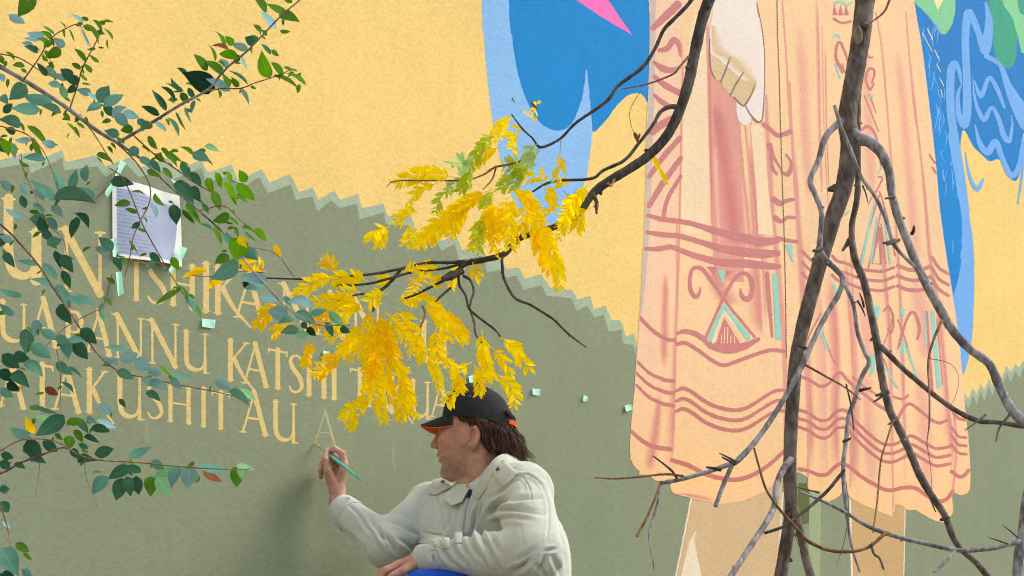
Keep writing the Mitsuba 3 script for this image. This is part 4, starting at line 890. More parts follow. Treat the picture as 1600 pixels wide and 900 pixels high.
sh = thing('leafy_shrub', 'leafy green shrub branches reaching in from the left edge', 'shrub')
YS = 2.35
for nm, rows, y0, y1 in (
        ('branch', [(-260, 10, 5), (-120, 50, 4.4), (-40, 84, 3.8), (0, 104, 3.6), (45, 130, 3.4), (100, 165, 3.2), (150, 203, 3), (185, 224, 2.8), (225, 252, 2), (262, 288, 1.8), (312, 330, 1.6), (353, 368, 1.4), (378, 402, 1.2), (410, 440, 1.2), (450, 482, 1.2), (490, 506, 1.1), (546, 508, 1)], 2.3, 2.45),
        ('branch', [(183, 224, 2.6), (230, 196, 2.4), (280, 165, 2.2), (325, 140, 2), (346, 115, 1.8), (366, 96, 1.6), (386, 80, 1.5), (412, 53, 1.4), (440, 24, 1.3), (468, 0, 1.2), (510, -40, 1)], 2.33, 2.2),
        ('twig', [(318, 143, 1.3), (350, 138, 1), (376, 138, 0.9), (400, 129, 0.9), (425, 121, 0.8), (458, 108, 0.6)], 2.3, 2.25),
        ('twig', [(109, 170, 1.2), (121, 134, 1.1), (130, 104, 1), (149, 68, 0.9), (160, 44, 0.8)], 2.34, 2.3),
        ('twig', [(36, 126, 1.1), (60, 92, 1), (80, 60, 0.9), (102, 45, 0.8), (124, 39, 0.7), (138, 66, 0.6)], 2.33, 2.26),
        ('twig', [(-30, 76, 1), (0, 84, 1), (31, 91, 0.9), (62, 110, 0.8), (90, 124, 0.6)], 2.3, 2.3),
        ('twig', [(134, 192, 1.1), (150, 214, 1), (168, 243, 0.9), (176, 256, 0.8)], 2.33, 2.3),
        ('twig', [(180, 222, 1.2), (200, 240, 1), (219, 262, 1), (234, 290, 0.9), (233, 318, 0.9), (219, 345, 0.8), (208, 372, 0.8), (203, 400, 0.8), (195, 432, 0.7)], 2.36, 2.4),
        ('twig', [(170, 262, 0.8), (190, 276, 1), (205, 305, 1), (220, 345, 1), (236, 376, 1), (251, 402, 0.9), (266, 428, 0.8), (282, 452, 0.8), (300, 482, 0.6)], 2.36, 2.42),
        ('twig', [(205, 208, 1.2), (240, 240, 1.1), (272, 262, 1.1), (302, 284, 1), (330, 300, 0.8)], 2.34, 2.28),
        ('branch', [(-80, 290, 1.8), (0, 350, 1.6), (38, 388, 1.6), (65, 421, 1.5), (82, 448, 1.5), (104, 480, 1.4), (136, 530, 1.3), (155, 556, 1.2), (186, 580, 1.1), (230, 591, 1), (300, 605, 0.9), (345, 614, 0.8), (392, 626, 0.6)], 2.25, 2.3),
        ('branch', [(-80, 760, 2), (0, 740, 1.6), (30, 724, 1.5), (62, 712, 1.5), (88, 702, 1.4), (104, 700, 1.4), (126, 712, 1.3), (156, 719, 1.1), (219, 723, 1), (306, 731, 0.9), (375, 734, 0.8), (392, 732, 0.6)], 2.2, 2.2),
        ('twig', [(-40, 730, 1.2), (0, 705, 1.1), (20, 693, 1), (42, 686, 1), (80, 688, 0.9), (110, 700, 0.8)], 2.2, 2.2),
        ('twig', [(175, 429, 0.9), (162, 476, 0.9), (145, 488, 0.8), (110, 506, 0.8), (88, 524, 0.7), (64, 548, 0.6)], 2.4, 2.3),
        ('twig', [(88, 545, 0.7), (94, 580, 0.7), (94, 630, 0.6), (96, 660, 0.5), (90, 688, 0.5)], 2.26, 2.22),
        ('twig', [(62, 722, 0.5), (60, 745, 0.5), (55, 776, 0.4)], 2.2, 2.2), ('twig', [(132, 712, 0.6), (134, 742, 0.5), (144, 770, 0.4), (154, 796, 0.3)], 2.2, 2.2),
        ('twig', [(-60, 700, 1.6), (-10, 770, 1.4), (8, 812, 1.1), (16, 850, 1), (20, 900, 1), (24, 960, 1)], 2.15, 2.15),
        ('twig', [(33, 240, 0.9), (36, 262, 0.9), (52, 300, 0.8), (66, 330, 0.8), (76, 352, 0.7), (98, 372, 0.6), (104, 400, 0.5)], 2.26, 2.26),
        ('twig', [(-30, 190, 1.2), (12, 200, 1), (45, 212, 1), (70, 240, 0.9), (90, 290, 0.7)], 2.28, 2.25),
        ('twig', [(148, 312, 0.7), (170, 290, 0.8), (184, 262, 0.8)], 2.34, 2.35),
        ('twig', [(310, 330, 0.8), (350, 322, 0.8), (376, 345, 0.7), (410, 372, 0.6)], 2.34, 2.3),
        ('twig', [(-60, -90, 2.4), (10, -50, 2), (40, -20, 1.4), (44, 2, 0.8)], 2.3, 2.3)):
    branch(nm, rows, y0, y1, 'bark_brown' if rows[0][2] < 2.1 else 'bark_grey', sh, 6, 5, 0.15, int(abs(rows[0][0]) + rows[-1][1]) % 991, 0.25)
ZA = [(160, -30, 95, 75, 70, 'g'), (50, 75, 120, 115, 40, 'b'), (215, 185, 140, 165, 35, 'b'), (210, 190, 125, 190, 25, 'b'), (160, 235, 110, 215, 22, 'b'), (185, 265, 125, 235, 26, 'd'), (265, 170, 215, 130, 14, 'g'), (255, 200, 205, 160, 24, 'g'), (245, 230, 190, 195, 24, 'g'), (320, 230, 270, 195, 40, 'b'), (300, 250, 235, 285, 45, 'g'), (250, 210, 220, 235, 26, 'b'),
      (235, 305, 215, 270, 20, 'g'), (270, 335, 240, 315, 18, 'r'), (345, 150, 370, 205, 10, 'g'), (325, 140, 300, 112, 8, 'g'), (410, 112, 360, 72, 20, 'b'), (440, 102, 410, 85, 18, 'b'), (490, 212, 435, 125, 22, 'g'), (505, 150, 465, 102, 22, 'g'), (525, 120, 500, 105, 18, 'r'), (560, 195, 520, 145, 14, 'b'), (450, 232, 395, 140, 10, 'b'), (430, 302, 375, 248, 26, 'g'), (490, 312, 450, 275, 18, 'g'), (455, 362, 425, 322, 24, 'g'), (400, 347, 362, 318, 24, 'g'), (430, 402, 403, 368, 16, 'g'), (120, 330, 65, 328, 24, 'g'), (70, 302, 28, 262, 16, 'b'),
      (15, 318, 2, 278, 24, 'd'), (20, 405, 0, 368, 28, 'b'), (125, 430, 50, 495, 66, 't'), (250, 515, 125, 478, 52, 't'), (190, 545, 65, 542, 52, 't'), (300, 562, 215, 533, 36, 't'), (100, 622, 2, 600, 52, 't'), (75, 660, 30, 645, 34, 'd'), (240, 372, 188, 318, 30, 'd'), (285, 378, 215, 348, 36, 'b'), (330, 392, 270, 375, 30, 'b'), (360, 388, 305, 348, 52, 'd'), (395, 402, 332, 398, 42, 'd'), (300, 432, 245, 418, 30, 'b'), (330, 485, 300, 425, 36, 'c'), (375, 435, 335, 462, 30, 'd'), (450, 462, 385, 448, 36, 'b'), (490, 495, 440, 462, 22, 'b'), (495, 505, 542, 435, 62, 't'), (500, 520, 438, 555, 36, 't'), (558, 578, 525, 515, 42, 'd'), (530, 530, 612, 478, 46, 't'),
      (580, 570, 640, 630, 52, 'b'), (620, 560, 692, 588, 40, 'b'), (565, 585, 630, 540, 34, 'b'), (592, 672, 526, 655, 42, 't'), (662, 642, 606, 652, 38, 'g'), (690, 600, 740, 640, 34, 't'), (745, 612, 705, 655, 30, 't'), (792, 572, 712, 533, 32, 'd'), (826, 548, 764, 456, 32, 'd'), (872, 502, 808, 438, 22, 'd'), (912, 452, 858, 392, 22, 'd'), (902, 462, 833, 418, 16, 'd'), (938, 385, 888, 342, 24, 'd'), (1032, 348, 972, 276, 40, 'g'), (1112, 372, 1032, 308, 38, 'g'), (1065, 435, 925, 368, 92, 'D'), (1142, 447, 1038, 398, 42, 'b'), (1142, 434, 1112, 370, 26, 'g'), (1192, 430, 1160, 388, 30, 'g'), (1232, 418, 1150, 358, 14, 'd'),
      (1072, 302, 1038, 225, 14, 'g'), (1117, 232, 1078, 162, 20, 'g'), (1164, 220, 1128, 182, 36, 'G'), (1140, 250, 1062, 232, 18, 'r'), (1184, 292, 1102, 270, 42, 'G'), (1195, 302, 1162, 272, 36, 'd'), (1142, 332, 1102, 298, 32, 'b'), (1235, 250, 1160, 222, 34, 'b'), (1274, 218, 1228, 188, 42, 'd'), (1288, 204, 1258, 176, 24, 'd'), (1230, 342, 1214, 275, 18, 'b'), (1352, 268, 1308, 222, 20, 'd'), (1304, 152, 1268, 126, 22, 'b'), (1374, 134, 1308, 62, 36, 'b'), (1330, 52, 1275, -4, 38, 'g'), (1428, 68, 1338, 22, 32, 'g'), (1402, 78, 1492, 108, 44, 'g'), (1334, 176, 1308, 152, 18, 'g'), (1458, 12, 1416, -14, 22, 'g'), (1345, 382, 1312, 262, 62, 'G'), (1415, 368, 1358, 316, 34, 'g'), (1484, 438, 1382, 383, 20, 'g'), (1522, 424, 1428, 372, 18, 'g'), (1452, 352, 1418, 336, 14, 'g'), (1484, 356, 1438, 344, 9, 'b'),
      (1200, 450, 1242, 520, 20, 'b'), (1092, 450, 1098, 488, 16, 'b'), (928, 540, 958, 612, 14, 't'), (880, 568, 926, 645, 14, 't'), (838, 592, 888, 675, 22, 't'), (970, 505, 958, 562, 20, 't'), (905, 468, 942, 512, 36, 'g'), (944, 442, 972, 492, 28, 'd'), (780, 608, 828, 655, 24, 'b'), (740, 688, 784, 742, 32, 'g'), (690, 745, 642, 772, 44, 't'), (700, 790, 765, 825, 34, 't'), (808, 748, 855, 792, 22, 'g'), (850, 758, 905, 802, 24, 'g'), (900, 738, 965, 782, 20, 'g'), (970, 765, 1042, 802, 48, 't'), (1028, 733, 1092, 757, 28, 'c'), (1010, 778, 1064, 828, 14, 'g'), (905, 822, 948, 885, 34, 'd'), (780, 770, 820, 810, 30, 'g'), (830, 775, 880, 830, 30, 'g'), (760, 800, 800, 860, 34, 'd'), (740, 850, 800, 880, 28, 'g'), (820, 840, 860, 890, 28, 'g'),
      (158, 698, 218, 792, 32, 'g'), (142, 635, 232, 728, 32, 'g'), (150, 702, 78, 700, 28, 'b'), (275, 722, 213, 712, 36, 'b'), (222, 800, 122, 790, 36, 't'), (142, 832, 98, 798, 18, 'b'), (22, 700, 42, 775, 42, 'G'), (55, 718, 72, 785, 32, 'c'), (318, 568, 350, 602, 22, 'g'), (368, 638, 398, 684, 18, 'g'), (388, 612, 422, 642, 16, 'g'), (338, 618, 368, 652, 14, 'b'), (424, 588, 442, 612, 16, 'd'), (488, 778, 562, 812, 26, 'g'), (540, 732, 562, 764, 16, 't'), (20, 560, 60, 520, 34, 'd'), (10, 480, 40, 520, 40, 't'), (0, 720, 24, 760, 50, 'd')]
ZB = [(560, 72, 662, 88, 50, 'd'), (355, 112, 382, 22, 40, 't'), (430, 72, 436, -2, 38, 't'), (252, 172, 148, 78, 42, 't'), (300, 142, 248, 12, 44, 't'), (462, 158, 393, 108, 32, 't'), (275, 165, 468, 186, 62, 't'), (50, 112, 2, 72, 42, 'b'), (125, 204, 108, 148, 36, 'd'), (105, 262, 32, 213, 32, 'b'), (230, 274, 152, 262, 62, 't'), (222, 325, 198, 255, 52, 'd'), (375, 238, 438, 304, 36, 'D'), (382, 258, 358, 352, 42, 'd'), (240, 258, 284, 314, 42, 't'), (215, 328, 264, 364, 42, 'd'), (238, 388, 305, 366, 44, 't'), (180, 110, 220, 170, 40, 'b'), (110, 90, 150, 150, 36, 'b'), (260, 200, 310, 250, 40, 'b'), (170, 190, 230, 230, 30, 't'),
      (648, 184, 578, 196, 32, 'g'), (682, 227, 628, 213, 22, 'g'), (697, 282, 658, 308, 26, 'd'), (868, 196, 882, 285, 56, 'd'), (758, 188, 778, 254, 28, 'b'), (658, 132, 722, 142, 12, 'b'), (778, 138, 832, 194, 22, 'g'), (912, 0, 944, 62, 40, 'd'), (960, 32, 1002, 92, 40, 'd'), (1038, 62, 1062, 130, 38, 'G'), (1078, 38, 1106, 104, 34, 'G'), (1138, 28, 1152, 84, 24, 'G'), (1190, 88, 1268, 166, 52, 'G'), (1228, 75, 1198, 22, 44, 'G'), (1122, 92, 1182, 192, 34, 'G'), (1178, 142, 1238, 184, 16, 'g'), (1068, 128, 1098, 214, 44, 'g'), (880, 88, 962, 184, 62, 'd'), (885, 78, 932, 132, 52, 'd'), (958, 108, 1000, 174, 52, 'd'), (938, 188, 1000, 284, 32, 'g'), (918, 218, 968, 282, 26, 'g'), (1010, 188, 1040, 234, 22, 'd'), (1142, 244, 1068, 272, 44, 'g'), (1010, 288, 1062, 322, 18, 't'), (1140, 253, 1192, 294, 16, 'g'), (1073, 308, 1106, 390, 26, 'g'), (1130, 338, 1158, 404, 36, 't'), (1178, 303, 1192, 354, 18, 'g'), (1218, 298, 1262, 324, 18, 'g'), (1272, 318, 1328, 374, 34, 'G'), (1228, 328, 1282, 374, 12, 'g'), (1200, 365, 1178, 464, 92, 'G'), (1200, 398, 1284, 462, 54, 't'), (1195, 358, 1234, 404, 38, 'Y'), (1140, 448, 1078, 482, 44, 'g'),
      (1184, 488, 1062, 558, 74, 't'), (882, 618, 783, 688, 28, 'g'), (965, 688, 1000, 754, 20, 'g'), (925, 648, 966, 724, 32, 't'), (893, 598, 930, 684, 16, 'g'), (562, 412, 498, 358, 54, 't'), (480, 408, 546, 472, 32, 'b'), (25, 438, 72, 502, 44, 'd'), (182, 494, 88, 473, 26, 't'), (252, 607, 143, 575, 26, 't'), (97, 652, 2, 613, 32, 't'), (62, 744, 2, 688, 34, 't'), (280, 428, 300, 504, 38, 'D'), (310, 448, 362, 526, 54, 'd'), (225, 488, 282, 562, 44, 't'), (310, 528, 348, 606, 40, 'd'), (288, 598, 346, 704, 54, 't'), (402, 692, 328, 648, 32, 't'), (378, 658, 478, 692, 38, 't'), (300, 698, 356, 784, 62, 'd'), (572, 582, 533, 558, 22, 'd'), (512, 688, 522, 774, 26, 't'), (535, 658, 557, 694, 20, 'g'), (573, 458, 602, 524, 34, 'd'), (752, 438, 802, 474, 36, 'd'), (768, 468, 740, 514, 26, 't'), (860, 458, 892, 514, 38, 'G'), (620, 453, 640, 504, 18, 'd'), (650, 368, 688, 434, 12, 'd'), (565, 470, 600, 490, 26, 'g'), (190, 774, 165, 852, 48, 'b'), (20, 340, 0, 400, 40, 'd'), (60, 370, 2, 350, 36, 'b')]
ZC = [(128, 52, 126, 162, 64, 't'), (163, 118, 247, 188, 64, 't'), (213, 48, 284, 98, 48, 't'), (280, 88, 348, 114, 44, 't'), (323, 98, 342, 186, 54, 't'), (368, 108, 434, 190, 64, 'd'), (410, 48, 478, 114, 62, 'd'), (343, 98, 418, 104, 34, 't'), (628, 157, 526, 138, 28, 't'), (552, 217, 508, 188, 32, 'b'), (587, 217, 543, 198, 26, 'b'), (600, 200, 684, 170, 54, 'b'), (680, 202, 748, 248, 62, 'b'), (588, 258, 664, 294, 46, 't'), (750, 252, 804, 272, 38, 'b'), (713, 293, 774, 324, 34, 'b'), (750, 312, 834, 348, 48, 'b'), (858, 298, 904, 342, 38, 'b'), (862, 268, 968, 292, 28, 't'), (800, 233, 852, 272, 16, 't'), (1083, 302, 1152, 342, 54, 'b'), (1148, 362, 1244, 432, 38, 't'), (1203, 348, 1276, 402, 32, 'c'),
      (15, 178, 92, 236, 62, 'd'), (70, 178, 142, 192, 54, 'd'), (122, 212, 208, 278, 54, 't'), (5, 252, 58, 304, 54, 'D'), (68, 268, 142, 334, 62, 'd'), (38, 318, 94, 354, 44, 'D'), (2, 348, 64, 382, 44, 't'), (285, 218, 358, 272, 48, 't'), (340, 240, 408, 287, 18, 't'), (308, 312, 362, 362, 22, 'd'), (228, 342, 288, 372, 38, 'r'), (738, 358, 798, 404, 38, 'd'), (598, 398, 628, 434, 24, 'd'), (172, 438, 278, 462, 26, 't'), (548, 467, 498, 418, 48, 'b'), (493, 503, 578, 537, 32, 'b'), (310, 482, 188, 572, 74, 'd'), (190, 488, 274, 548, 44, 'c'), (168, 562, 133, 488, 38, 'Y'), (142, 592, 58, 543, 50, 't'), (343, 518, 418, 502, 38, 'g'), (393, 508, 438, 564, 38, 'd'), (458, 548, 544, 556, 40, 'd'), (433, 488, 478, 517, 28, 't'), (373, 553, 412, 608, 36, 'g'), (423, 588, 492, 614, 28, 'd'), (348, 583, 346, 644, 50, 'g'), (398, 618, 438, 642, 26, 'd'), (218, 608, 282, 654, 48, 'd'), (140, 608, 202, 704, 74, 'd'), (150, 690, 226, 716, 40, 'd'), (358, 648, 398, 694, 38, 'd'), (393, 698, 474, 704, 44, 'd'), (478, 668, 562, 646, 52, 'd'), (280, 568, 312, 598, 22, 't'), (650, 682, 750, 636, 40, 't'),
      (8, 672, 64, 688, 38, 'd'), (5, 708, 48, 742, 44, 'd'), (75, 718, 124, 742, 28, 'd'), (532, 788, 468, 866, 60, 't'), (640, 742, 548, 792, 54, 'd'), (608, 798, 582, 894, 64, 'd'), (638, 788, 652, 876, 54, 'd'), (678, 788, 694, 868, 54, 'd'), (600, 728, 658, 764, 44, 't'), (700, 760, 620, 735, 40, 'd'), (755, 788, 752, 876, 62, 'g'), (788, 788, 844, 876, 58, 'c'), (873, 742, 773, 792, 54, 'c'), (760, 708, 818, 744, 44, 't'), (888, 738, 858, 834, 54, 't'), (950, 742, 936, 840, 80, 'b'), (998, 732, 1144, 752, 44, 't'), (1020, 755, 1104, 804, 38, 'r'), (1183, 748, 1184, 830, 60, 'g'), (1198, 728, 1208, 794, 34, 'c'), (1188, 728, 1268, 748, 28, 'c'), (5, 848, 46, 842, 44, 't')]
ZL = [(15, 455, 100, 598, 118, 't'), (10, 610, 84, 614, 66, 'D'), (8, 172, 46, 228, 66, 'd'), (98, 418, 168, 464, 50, 'g'), (0, 96, 52, 88, 30, 'd'), (20, 288, 62, 324, 28, 'b'), (138, 478, 188, 514, 24, 'b'), (135, 573, 186, 610, 44, 't'), (0, 600, 30, 700, 80, 'd')]
ZD = [(710, 362, 478, 318, 112, 'b'), (552, 424, 488, 378, 64, 'D'), (672, 424, 518, 432, 84, 'b'), (660, 508, 844, 544, 74, 'b'), (888, 518, 952, 594, 56, 't'), (940, 562, 1164, 632, 94, 'b'), (914, 682, 738, 655, 132, 'b'), (998, 678, 1176, 762, 96, 't'), (974, 738, 838, 776, 56, 't'), (1150, 682, 1284, 638, 64, 't'), (1330, 658, 1444, 776, 84, 'c'), (1014, 828, 858, 864, 84, 't'), (1008, 888, 1114, 872, 76, 'c'), (1110, 818, 1184, 886, 68, 'D'), (1290, 768, 1352, 896, 64, 'd'), (1428, 818, 1514, 854, 66, 'd'), (540, 58, 624, 114, 74, 'b'), (1060, 760, 1100, 820, 60, 'd')]
for Z, ox, oy, s, yb in ((ZA, 0, 0, 3.2, 2.32), (ZB, 0, 260, 3.2, 2.34), (ZC, 0, 500, 3.2, 2.24), (ZL, 0, 740, 3.81, 2.15), (ZD, 300, 380, 6.154, 2.44)):
    for (a, b, c, d, w, k) in Z:
        gx_, gy_ = (c - a) / s * 0.08, (d - b) / s * 0.08
        leaf_at(ox + a / s - gx_, oy + b / s - gy_, ox + c / s + gx_, oy + d / s + gy_, 1.1 * w / s, k, yb + rng.uniform(-0.05, 0.05), sh)
        if Z is not ZD and Z is not ZL and rng.random() < (0.95 if ox + a / s < 130 else 0.6):      # smaller neighbours on the same shoot
            an = rng.uniform(0, 2 * math.pi); ln = rng.uniform(9, 17); u_, v_ = ox + a / s + rng.uniform(-9, 9), oy + b / s + rng.uniform(-9, 9)
            leaf_at(u_, v_, u_ + ln * math.cos(an), v_ + ln * abs(math.sin(an)), ln * rng.uniform(0.2, 0.5), rng.choice(list('gdtbg')), yb + 0.05, sh)
shrub_leaves.sort(key=lambda x: -x[0])
for _, mesh_, mat_, uv_ in shrub_leaves[:298]:
    add('leaf', mesh_, mat_, sh, smooth=True, uv=uv_)
add('small_leaves', join([x[1] for x in shrub_leaves[298:]]), 'leaf_green', sh, smooth=True, kind='stuff', uv=np.vstack([x[3] for x in shrub_leaves[298:]]))

def frond(u0, v0, u1, v1, kind, Y, ll=20.0, sag=0.12, gap=5.6, dense=0.98, stub=0.08, lw=0.34):
    """A pinnate leaf from its base to its tip: thin rachis with paired leaflets, ll pixels long."""
    a, b = V(u0, v0, Y), V(u1, v1, Y + rng.uniform(-0.05, 0.05))
    L = np.linalg.norm(b - a); px = math.hypot(u1 - u0, v1 - v0)
    nl = max(3, int(px / gap))
    t = np.linspace(0, 1, max(nl, 6))
    perp = np.cross((b - a) / L, FWD); perp /= np.linalg.norm(perp)
    if perp[2] < 0: perp = -perp
    bend = perp * sag * L * rng.uniform(0.5, 1.3) * (1 if abs((b - a)[2]) / L < 0.9 else rng.choice([-0.6, 0.6]))
    pts = a + t[:, None] * (b - a) + bend * (4 * t * (1 - t))[:, None] + FWD * (0.05 * L * np.sin(3 * t + rng.uniform(0, 6)))[:, None]
    parts = [tube(pts, np.linspace(0.0011, 0.0005, len(t)), 4)]
    uvs = [np.tile([0.3, 0.5], (len(parts[0][0]), 1))]
    roll = rng.uniform(-0.6, 0.6)
    for i in range(nl):
        s = stub + (1 - stub) * (i + 0.5) / nl
        k = s * (len(t) - 1); j = min(int(k), len(t) - 2)
        c = pts[j] + (pts[j + 1] - pts[j]) * (k - j)
        ax = pts[j + 1] - pts[j]; ax /= np.linalg.norm(ax)
        sd = np.cross(ax, FWD); sd /= np.linalg.norm(sd)
        nr = np.cross(sd, ax)
        size = ll * Y / F * (0.72 + 0.5 * math.sin(math.pi * min(1, s * 0.9 + 0.08)))
        for sg in (1, -1):
            if rng.random() > 0.94 * dense: continue
            r = roll + rng.uniform(-0.4, 0.4)
            side = sg * sd * math.cos(r) + nr * math.sin(r) * sg
            el = rng.uniform(0.6, 0.85)
            dr_ = ax * math.cos(el) + side * math.sin(el) + UP * -0.12 + rng.normal(0, 0.05, 3)
            dr_ /= np.linalg.norm(dr_)
            wv = np.cross(dr_, nr + rng.normal(0, 0.35, 3)); wv /= np.linalg.norm(wv)
            nn = np.cross(wv, dr_)
            q = c + dr_ * size * rng.uniform(0.85, 1.12)
            v, f, uv = blade(c, q, wv, nn, size * lw, 5, rng.uniform(-0.08, 0.12), rng.uniform(0, 0.3), 0.5)
            parts.append((v, f)); uvs.append(uv)
    add('leaf', join(parts), kind, yt, smooth=True, uv=np.vstack(uvs))
Yk, Gk, YG, MG, ST = 'leaf_yellow', 'leaf_gold', 'leaf_yellowgreen', 'leaf_mintgreen', 'leaf_straw'
FD = [(565, 370, 470, 590, Yk), (560, 330, 500, 560, Yk), (590, 350, 560, 700, Gk), (585, 360, 640, 890, Yk), (560, 460, 610, 720, Yk), (600, 350, 690, 600, Yk), (620, 340, 720, 640, Gk), (640, 560, 700, 800, Yk), (670, 540, 800, 870, Yk), (650, 350, 780, 560, Yk), (640, 340, 830, 600, Yk), (770, 480, 920, 740, Yk), (790, 260, 910, 320, Yk), (830, 280, 960, 480, Yk), (880, 330, 1040, 500, Yk), (700, 330, 810, 520, Yk), (900, 420, 920, 580, Yk), (930, 330, 1050, 480, Gk), (930, 560, 1020, 740, Yk), (1130, 430, 1180, 680, Yk), (1180, 520, 1270, 660, Yk), (1220, 470, 1370, 640, Yk), (1200, 650, 1290, 810, Yk), (1090, 610, 1112, 760, Yk), (1010, 735, 950, 800, Yk), (1090, 610, 1140, 680, Yk), (1080, 590, 1000, 680, Yk), (1000, 640, 1010, 720, Gk),
      (540, 340, 400, 290, Yk), (520, 310, 290, 290, Yk), (450, 330, 280, 440, Gk), (520, 250, 420, 250, Yk), (400, 175, 190, 265, Yk), (560, 190, 380, 190, Yk), (520, 300, 400, 430, Yk), (140, 310, 10, 420, Gk), (190, 400, 80, 460, Gk), (290, 490, 250, 610, Gk), (440, 570, 310, 660, Gk), (480, 420, 360, 480, Yk), (540, 460, 430, 560, Yk), (600, 740, 520, 830, Yk), (560, 790, 430, 890, Yk), (540, 850, 470, 920, Yk), (760, 240, 800, 300, Yk), (660, 250, 560, 300, Yk), (700, 280, 820, 300, Yk),
      (730, 150, 890, 105, Yk), (700, 170, 640, 195, Yk), (760, 170, 780, 240, Gk), (800, 180, 910, 190, Yk), (1082, 95, 1092, 180, Yk), (1065, 95, 975, 225, Yk), (1235, 30, 1200, 65, Yk), (350, 145, 320, 90, ST), (390, 150, 350, 90, Gk), (50, 140, -10, 105, Gk), (600, 600, 560, 760, Yk), (500, 480, 420, 520, Yk), (380, 640, 290, 660, Gk), (720, 600, 740, 720, Yk), (740, 640, 720, 880, Yk)]
for a, b, c, d, k in FD:
    frond(400 + a / 3.2, 380 + b / 3.2, 400 + c / 3.2, 380 + d / 3.2, k, Y2 - 0.03 + rng.uniform(-0.07, 0.07), rng.uniform(14, 19))
FE = [(625, 105, 560, 215, Yk), (640, 120, 585, 190, Yk), (655, 180, 640, 275, Yk), (690, 160, 620, 210, Yk), (560, 200, 470, 315, YG), (560, 195, 520, 215, YG), (590, 240, 490, 310, Yk), (742, 225, 700, 310, MG), (755, 240, 700, 320, YG), (750, 250, 640, 420, YG), (480, 320, 380, 310, MG), (430, 330, 440, 290, MG), (500, 330, 380, 420, MG), (470, 300, 420, 420, YG), (400, 372, 150, 385, Yk), (330, 385, 210, 470, Yk), (390, 400, 320, 510, YG), (300, 350, 250, 340, Yk), (480, 430, 330, 580, Yk), (560, 415, 330, 600, Yk), (540, 430, 380, 560, Gk), (500, 450, 250, 640, Yk), (600, 460, 470, 660, Yk), (650, 480, 560, 660, Yk), (560, 450, 530, 610, Yk), (620, 440, 600, 620, Gk), (650, 440, 630, 650, Yk), (680, 460, 660, 620, Yk), (690, 500, 835, 815, Yk), (680, 480, 780, 720, Yk), (720, 540, 800, 760, Gk), (620, 420, 750, 520, Yk), (640, 400, 740, 530, Yk), (780, 385, 690, 370, Yk), (830, 265, 820, 370, Yk), (880, 395, 830, 390, Yk), (950, 395, 890, 500, Yk), (940, 430, 830, 610, Yk), (960, 490, 905, 590, Yk), (930, 410, 850, 560, Yk), (760, 400, 800, 500, Yk), (850, 420, 870, 470, YG), (700, 345, 640, 330, YG), (670, 320, 600, 310, YG), (650, 350, 590, 410, YG), (570, 420, 520, 470, YG), (250, 510, 150, 540, Yk), (130, 570, 50, 620, Yk), (130, 565, 85, 640, Yk), (200, 550, 195, 640, Yk), (290, 560, 260, 650, Yk), (520, 520, 500, 680, YG), (680, 90, 720, 125, Yk), (745, 50, 725, 85, Yk), (800, 490, 740, 540, Yk), (460, 480, 380, 600, Yk), (350, 560, 300, 620, Yk)]
for a, b, c, d, k in FE:
    frond(560 + a / 2.648, 140 + b / 2.648, 560 + c / 2.648, 140 + d / 2.648, k, Y2 - 0.02 + rng.uniform(-0.08, 0.08), rng.uniform(14, 19))
for u0, v0, u1, v1 in ((318, 425, 284, 434), (324, 424, 300, 422), (372, 415, 412, 425), (372, 412, 402, 408), (378, 418, 412, 430), (326, 444, 350, 441), (338, 440, 326, 452), (428, 382, 440, 404), (400, 262 + 140, 396, 396)):
    leaf = blade(V(u0, v0, 2.8), V(u1, v1, 2.82), np.cross((V(u1, v1, 2.8) - V(u0, v0, 2.8)) / np.linalg.norm(V(u1, v1, 2.8) - V(u0, v0, 2.8)), FWD), -FWD, 9 * 2.8 / F)
    add('leaf', leaf[:2], 'leaf_gold', yt, smooth=True, uv=leaf[2])
branch('twig', [(460, 434, 0.9), (446, 414, 0.7), (438, 402, 0.6), (420, 392, 0.5), (390, 386, 0.5)], 2.82, 2.8, 'bark_brown', yt, 5, 4, 0, 71, 0)
branch('twig', [(412, 426, 0.8), (370, 424, 0.7), (330, 432, 0.6), (300, 430, 0.5)], 2.81, 2.8, 'bark_brown', yt, 5, 4, 0, 72, 0)
for u0, v0, u1, v1, w_ in ((990, 206, 998, 226, 7), (1000, 208, 996, 222, 4), (799, 152, 804, 161, 3), (828, 160, 840, 172, 5)):
    a_, b_ = V(u0, v0, 2.83), V(u1, v1, 2.84)
    leaf = blade(a_, b_, np.cross((b_ - a_) / np.linalg.norm(b_ - a_), FWD), -FWD, w_ * 2.8 / F)
    add('dry_leaf', leaf[:2], 'leaf_rust', yt, smooth=True, uv=leaf[2])
branch('twig', [(1003, 140, 0.6), (985, 170, 0.5), (986, 196, 0.5), (992, 210, 0.5)], 2.84, 2.83, 'bark_brown', yt, 5, 4, 0, 73, 0)
branch('twig', [(875, 217, 0.5), (876, 232, 0.4), (873, 246, 0.4)], 2.84, 2.83, 'bark_brown', yt, 5, 4, 0, 74, 0)
fl = thing('fallen_leaf', 'single yellow leaf caught on the dark limb beside the painted dress', 'leaf')
p = [V(u, v, 2.93) for u, v in ((1010, 231), (1020, 243), (1030, 262), (1043, 287))]
prts, us = [], []
for i in range(3):
    ax = (p[i + 1] - p[i]) / np.linalg.norm(p[i + 1] - p[i]); sd = np.cross(ax, FWD + 0.4 * UP); sd /= np.linalg.norm(sd)
    v, f, uv = blade(p[i] - ax * 0.004, p[i + 1] + ax * 0.006, sd, np.cross(sd, ax), (0.012, 0.013, 0.011)[i], 6, 0.1, 0.6)
    prts.append((v, f)); us.append(uv)
scene[fl] = mikit.ply(join(prts), 'leaf_yellow', smooth=True, uv=np.vstack(us))

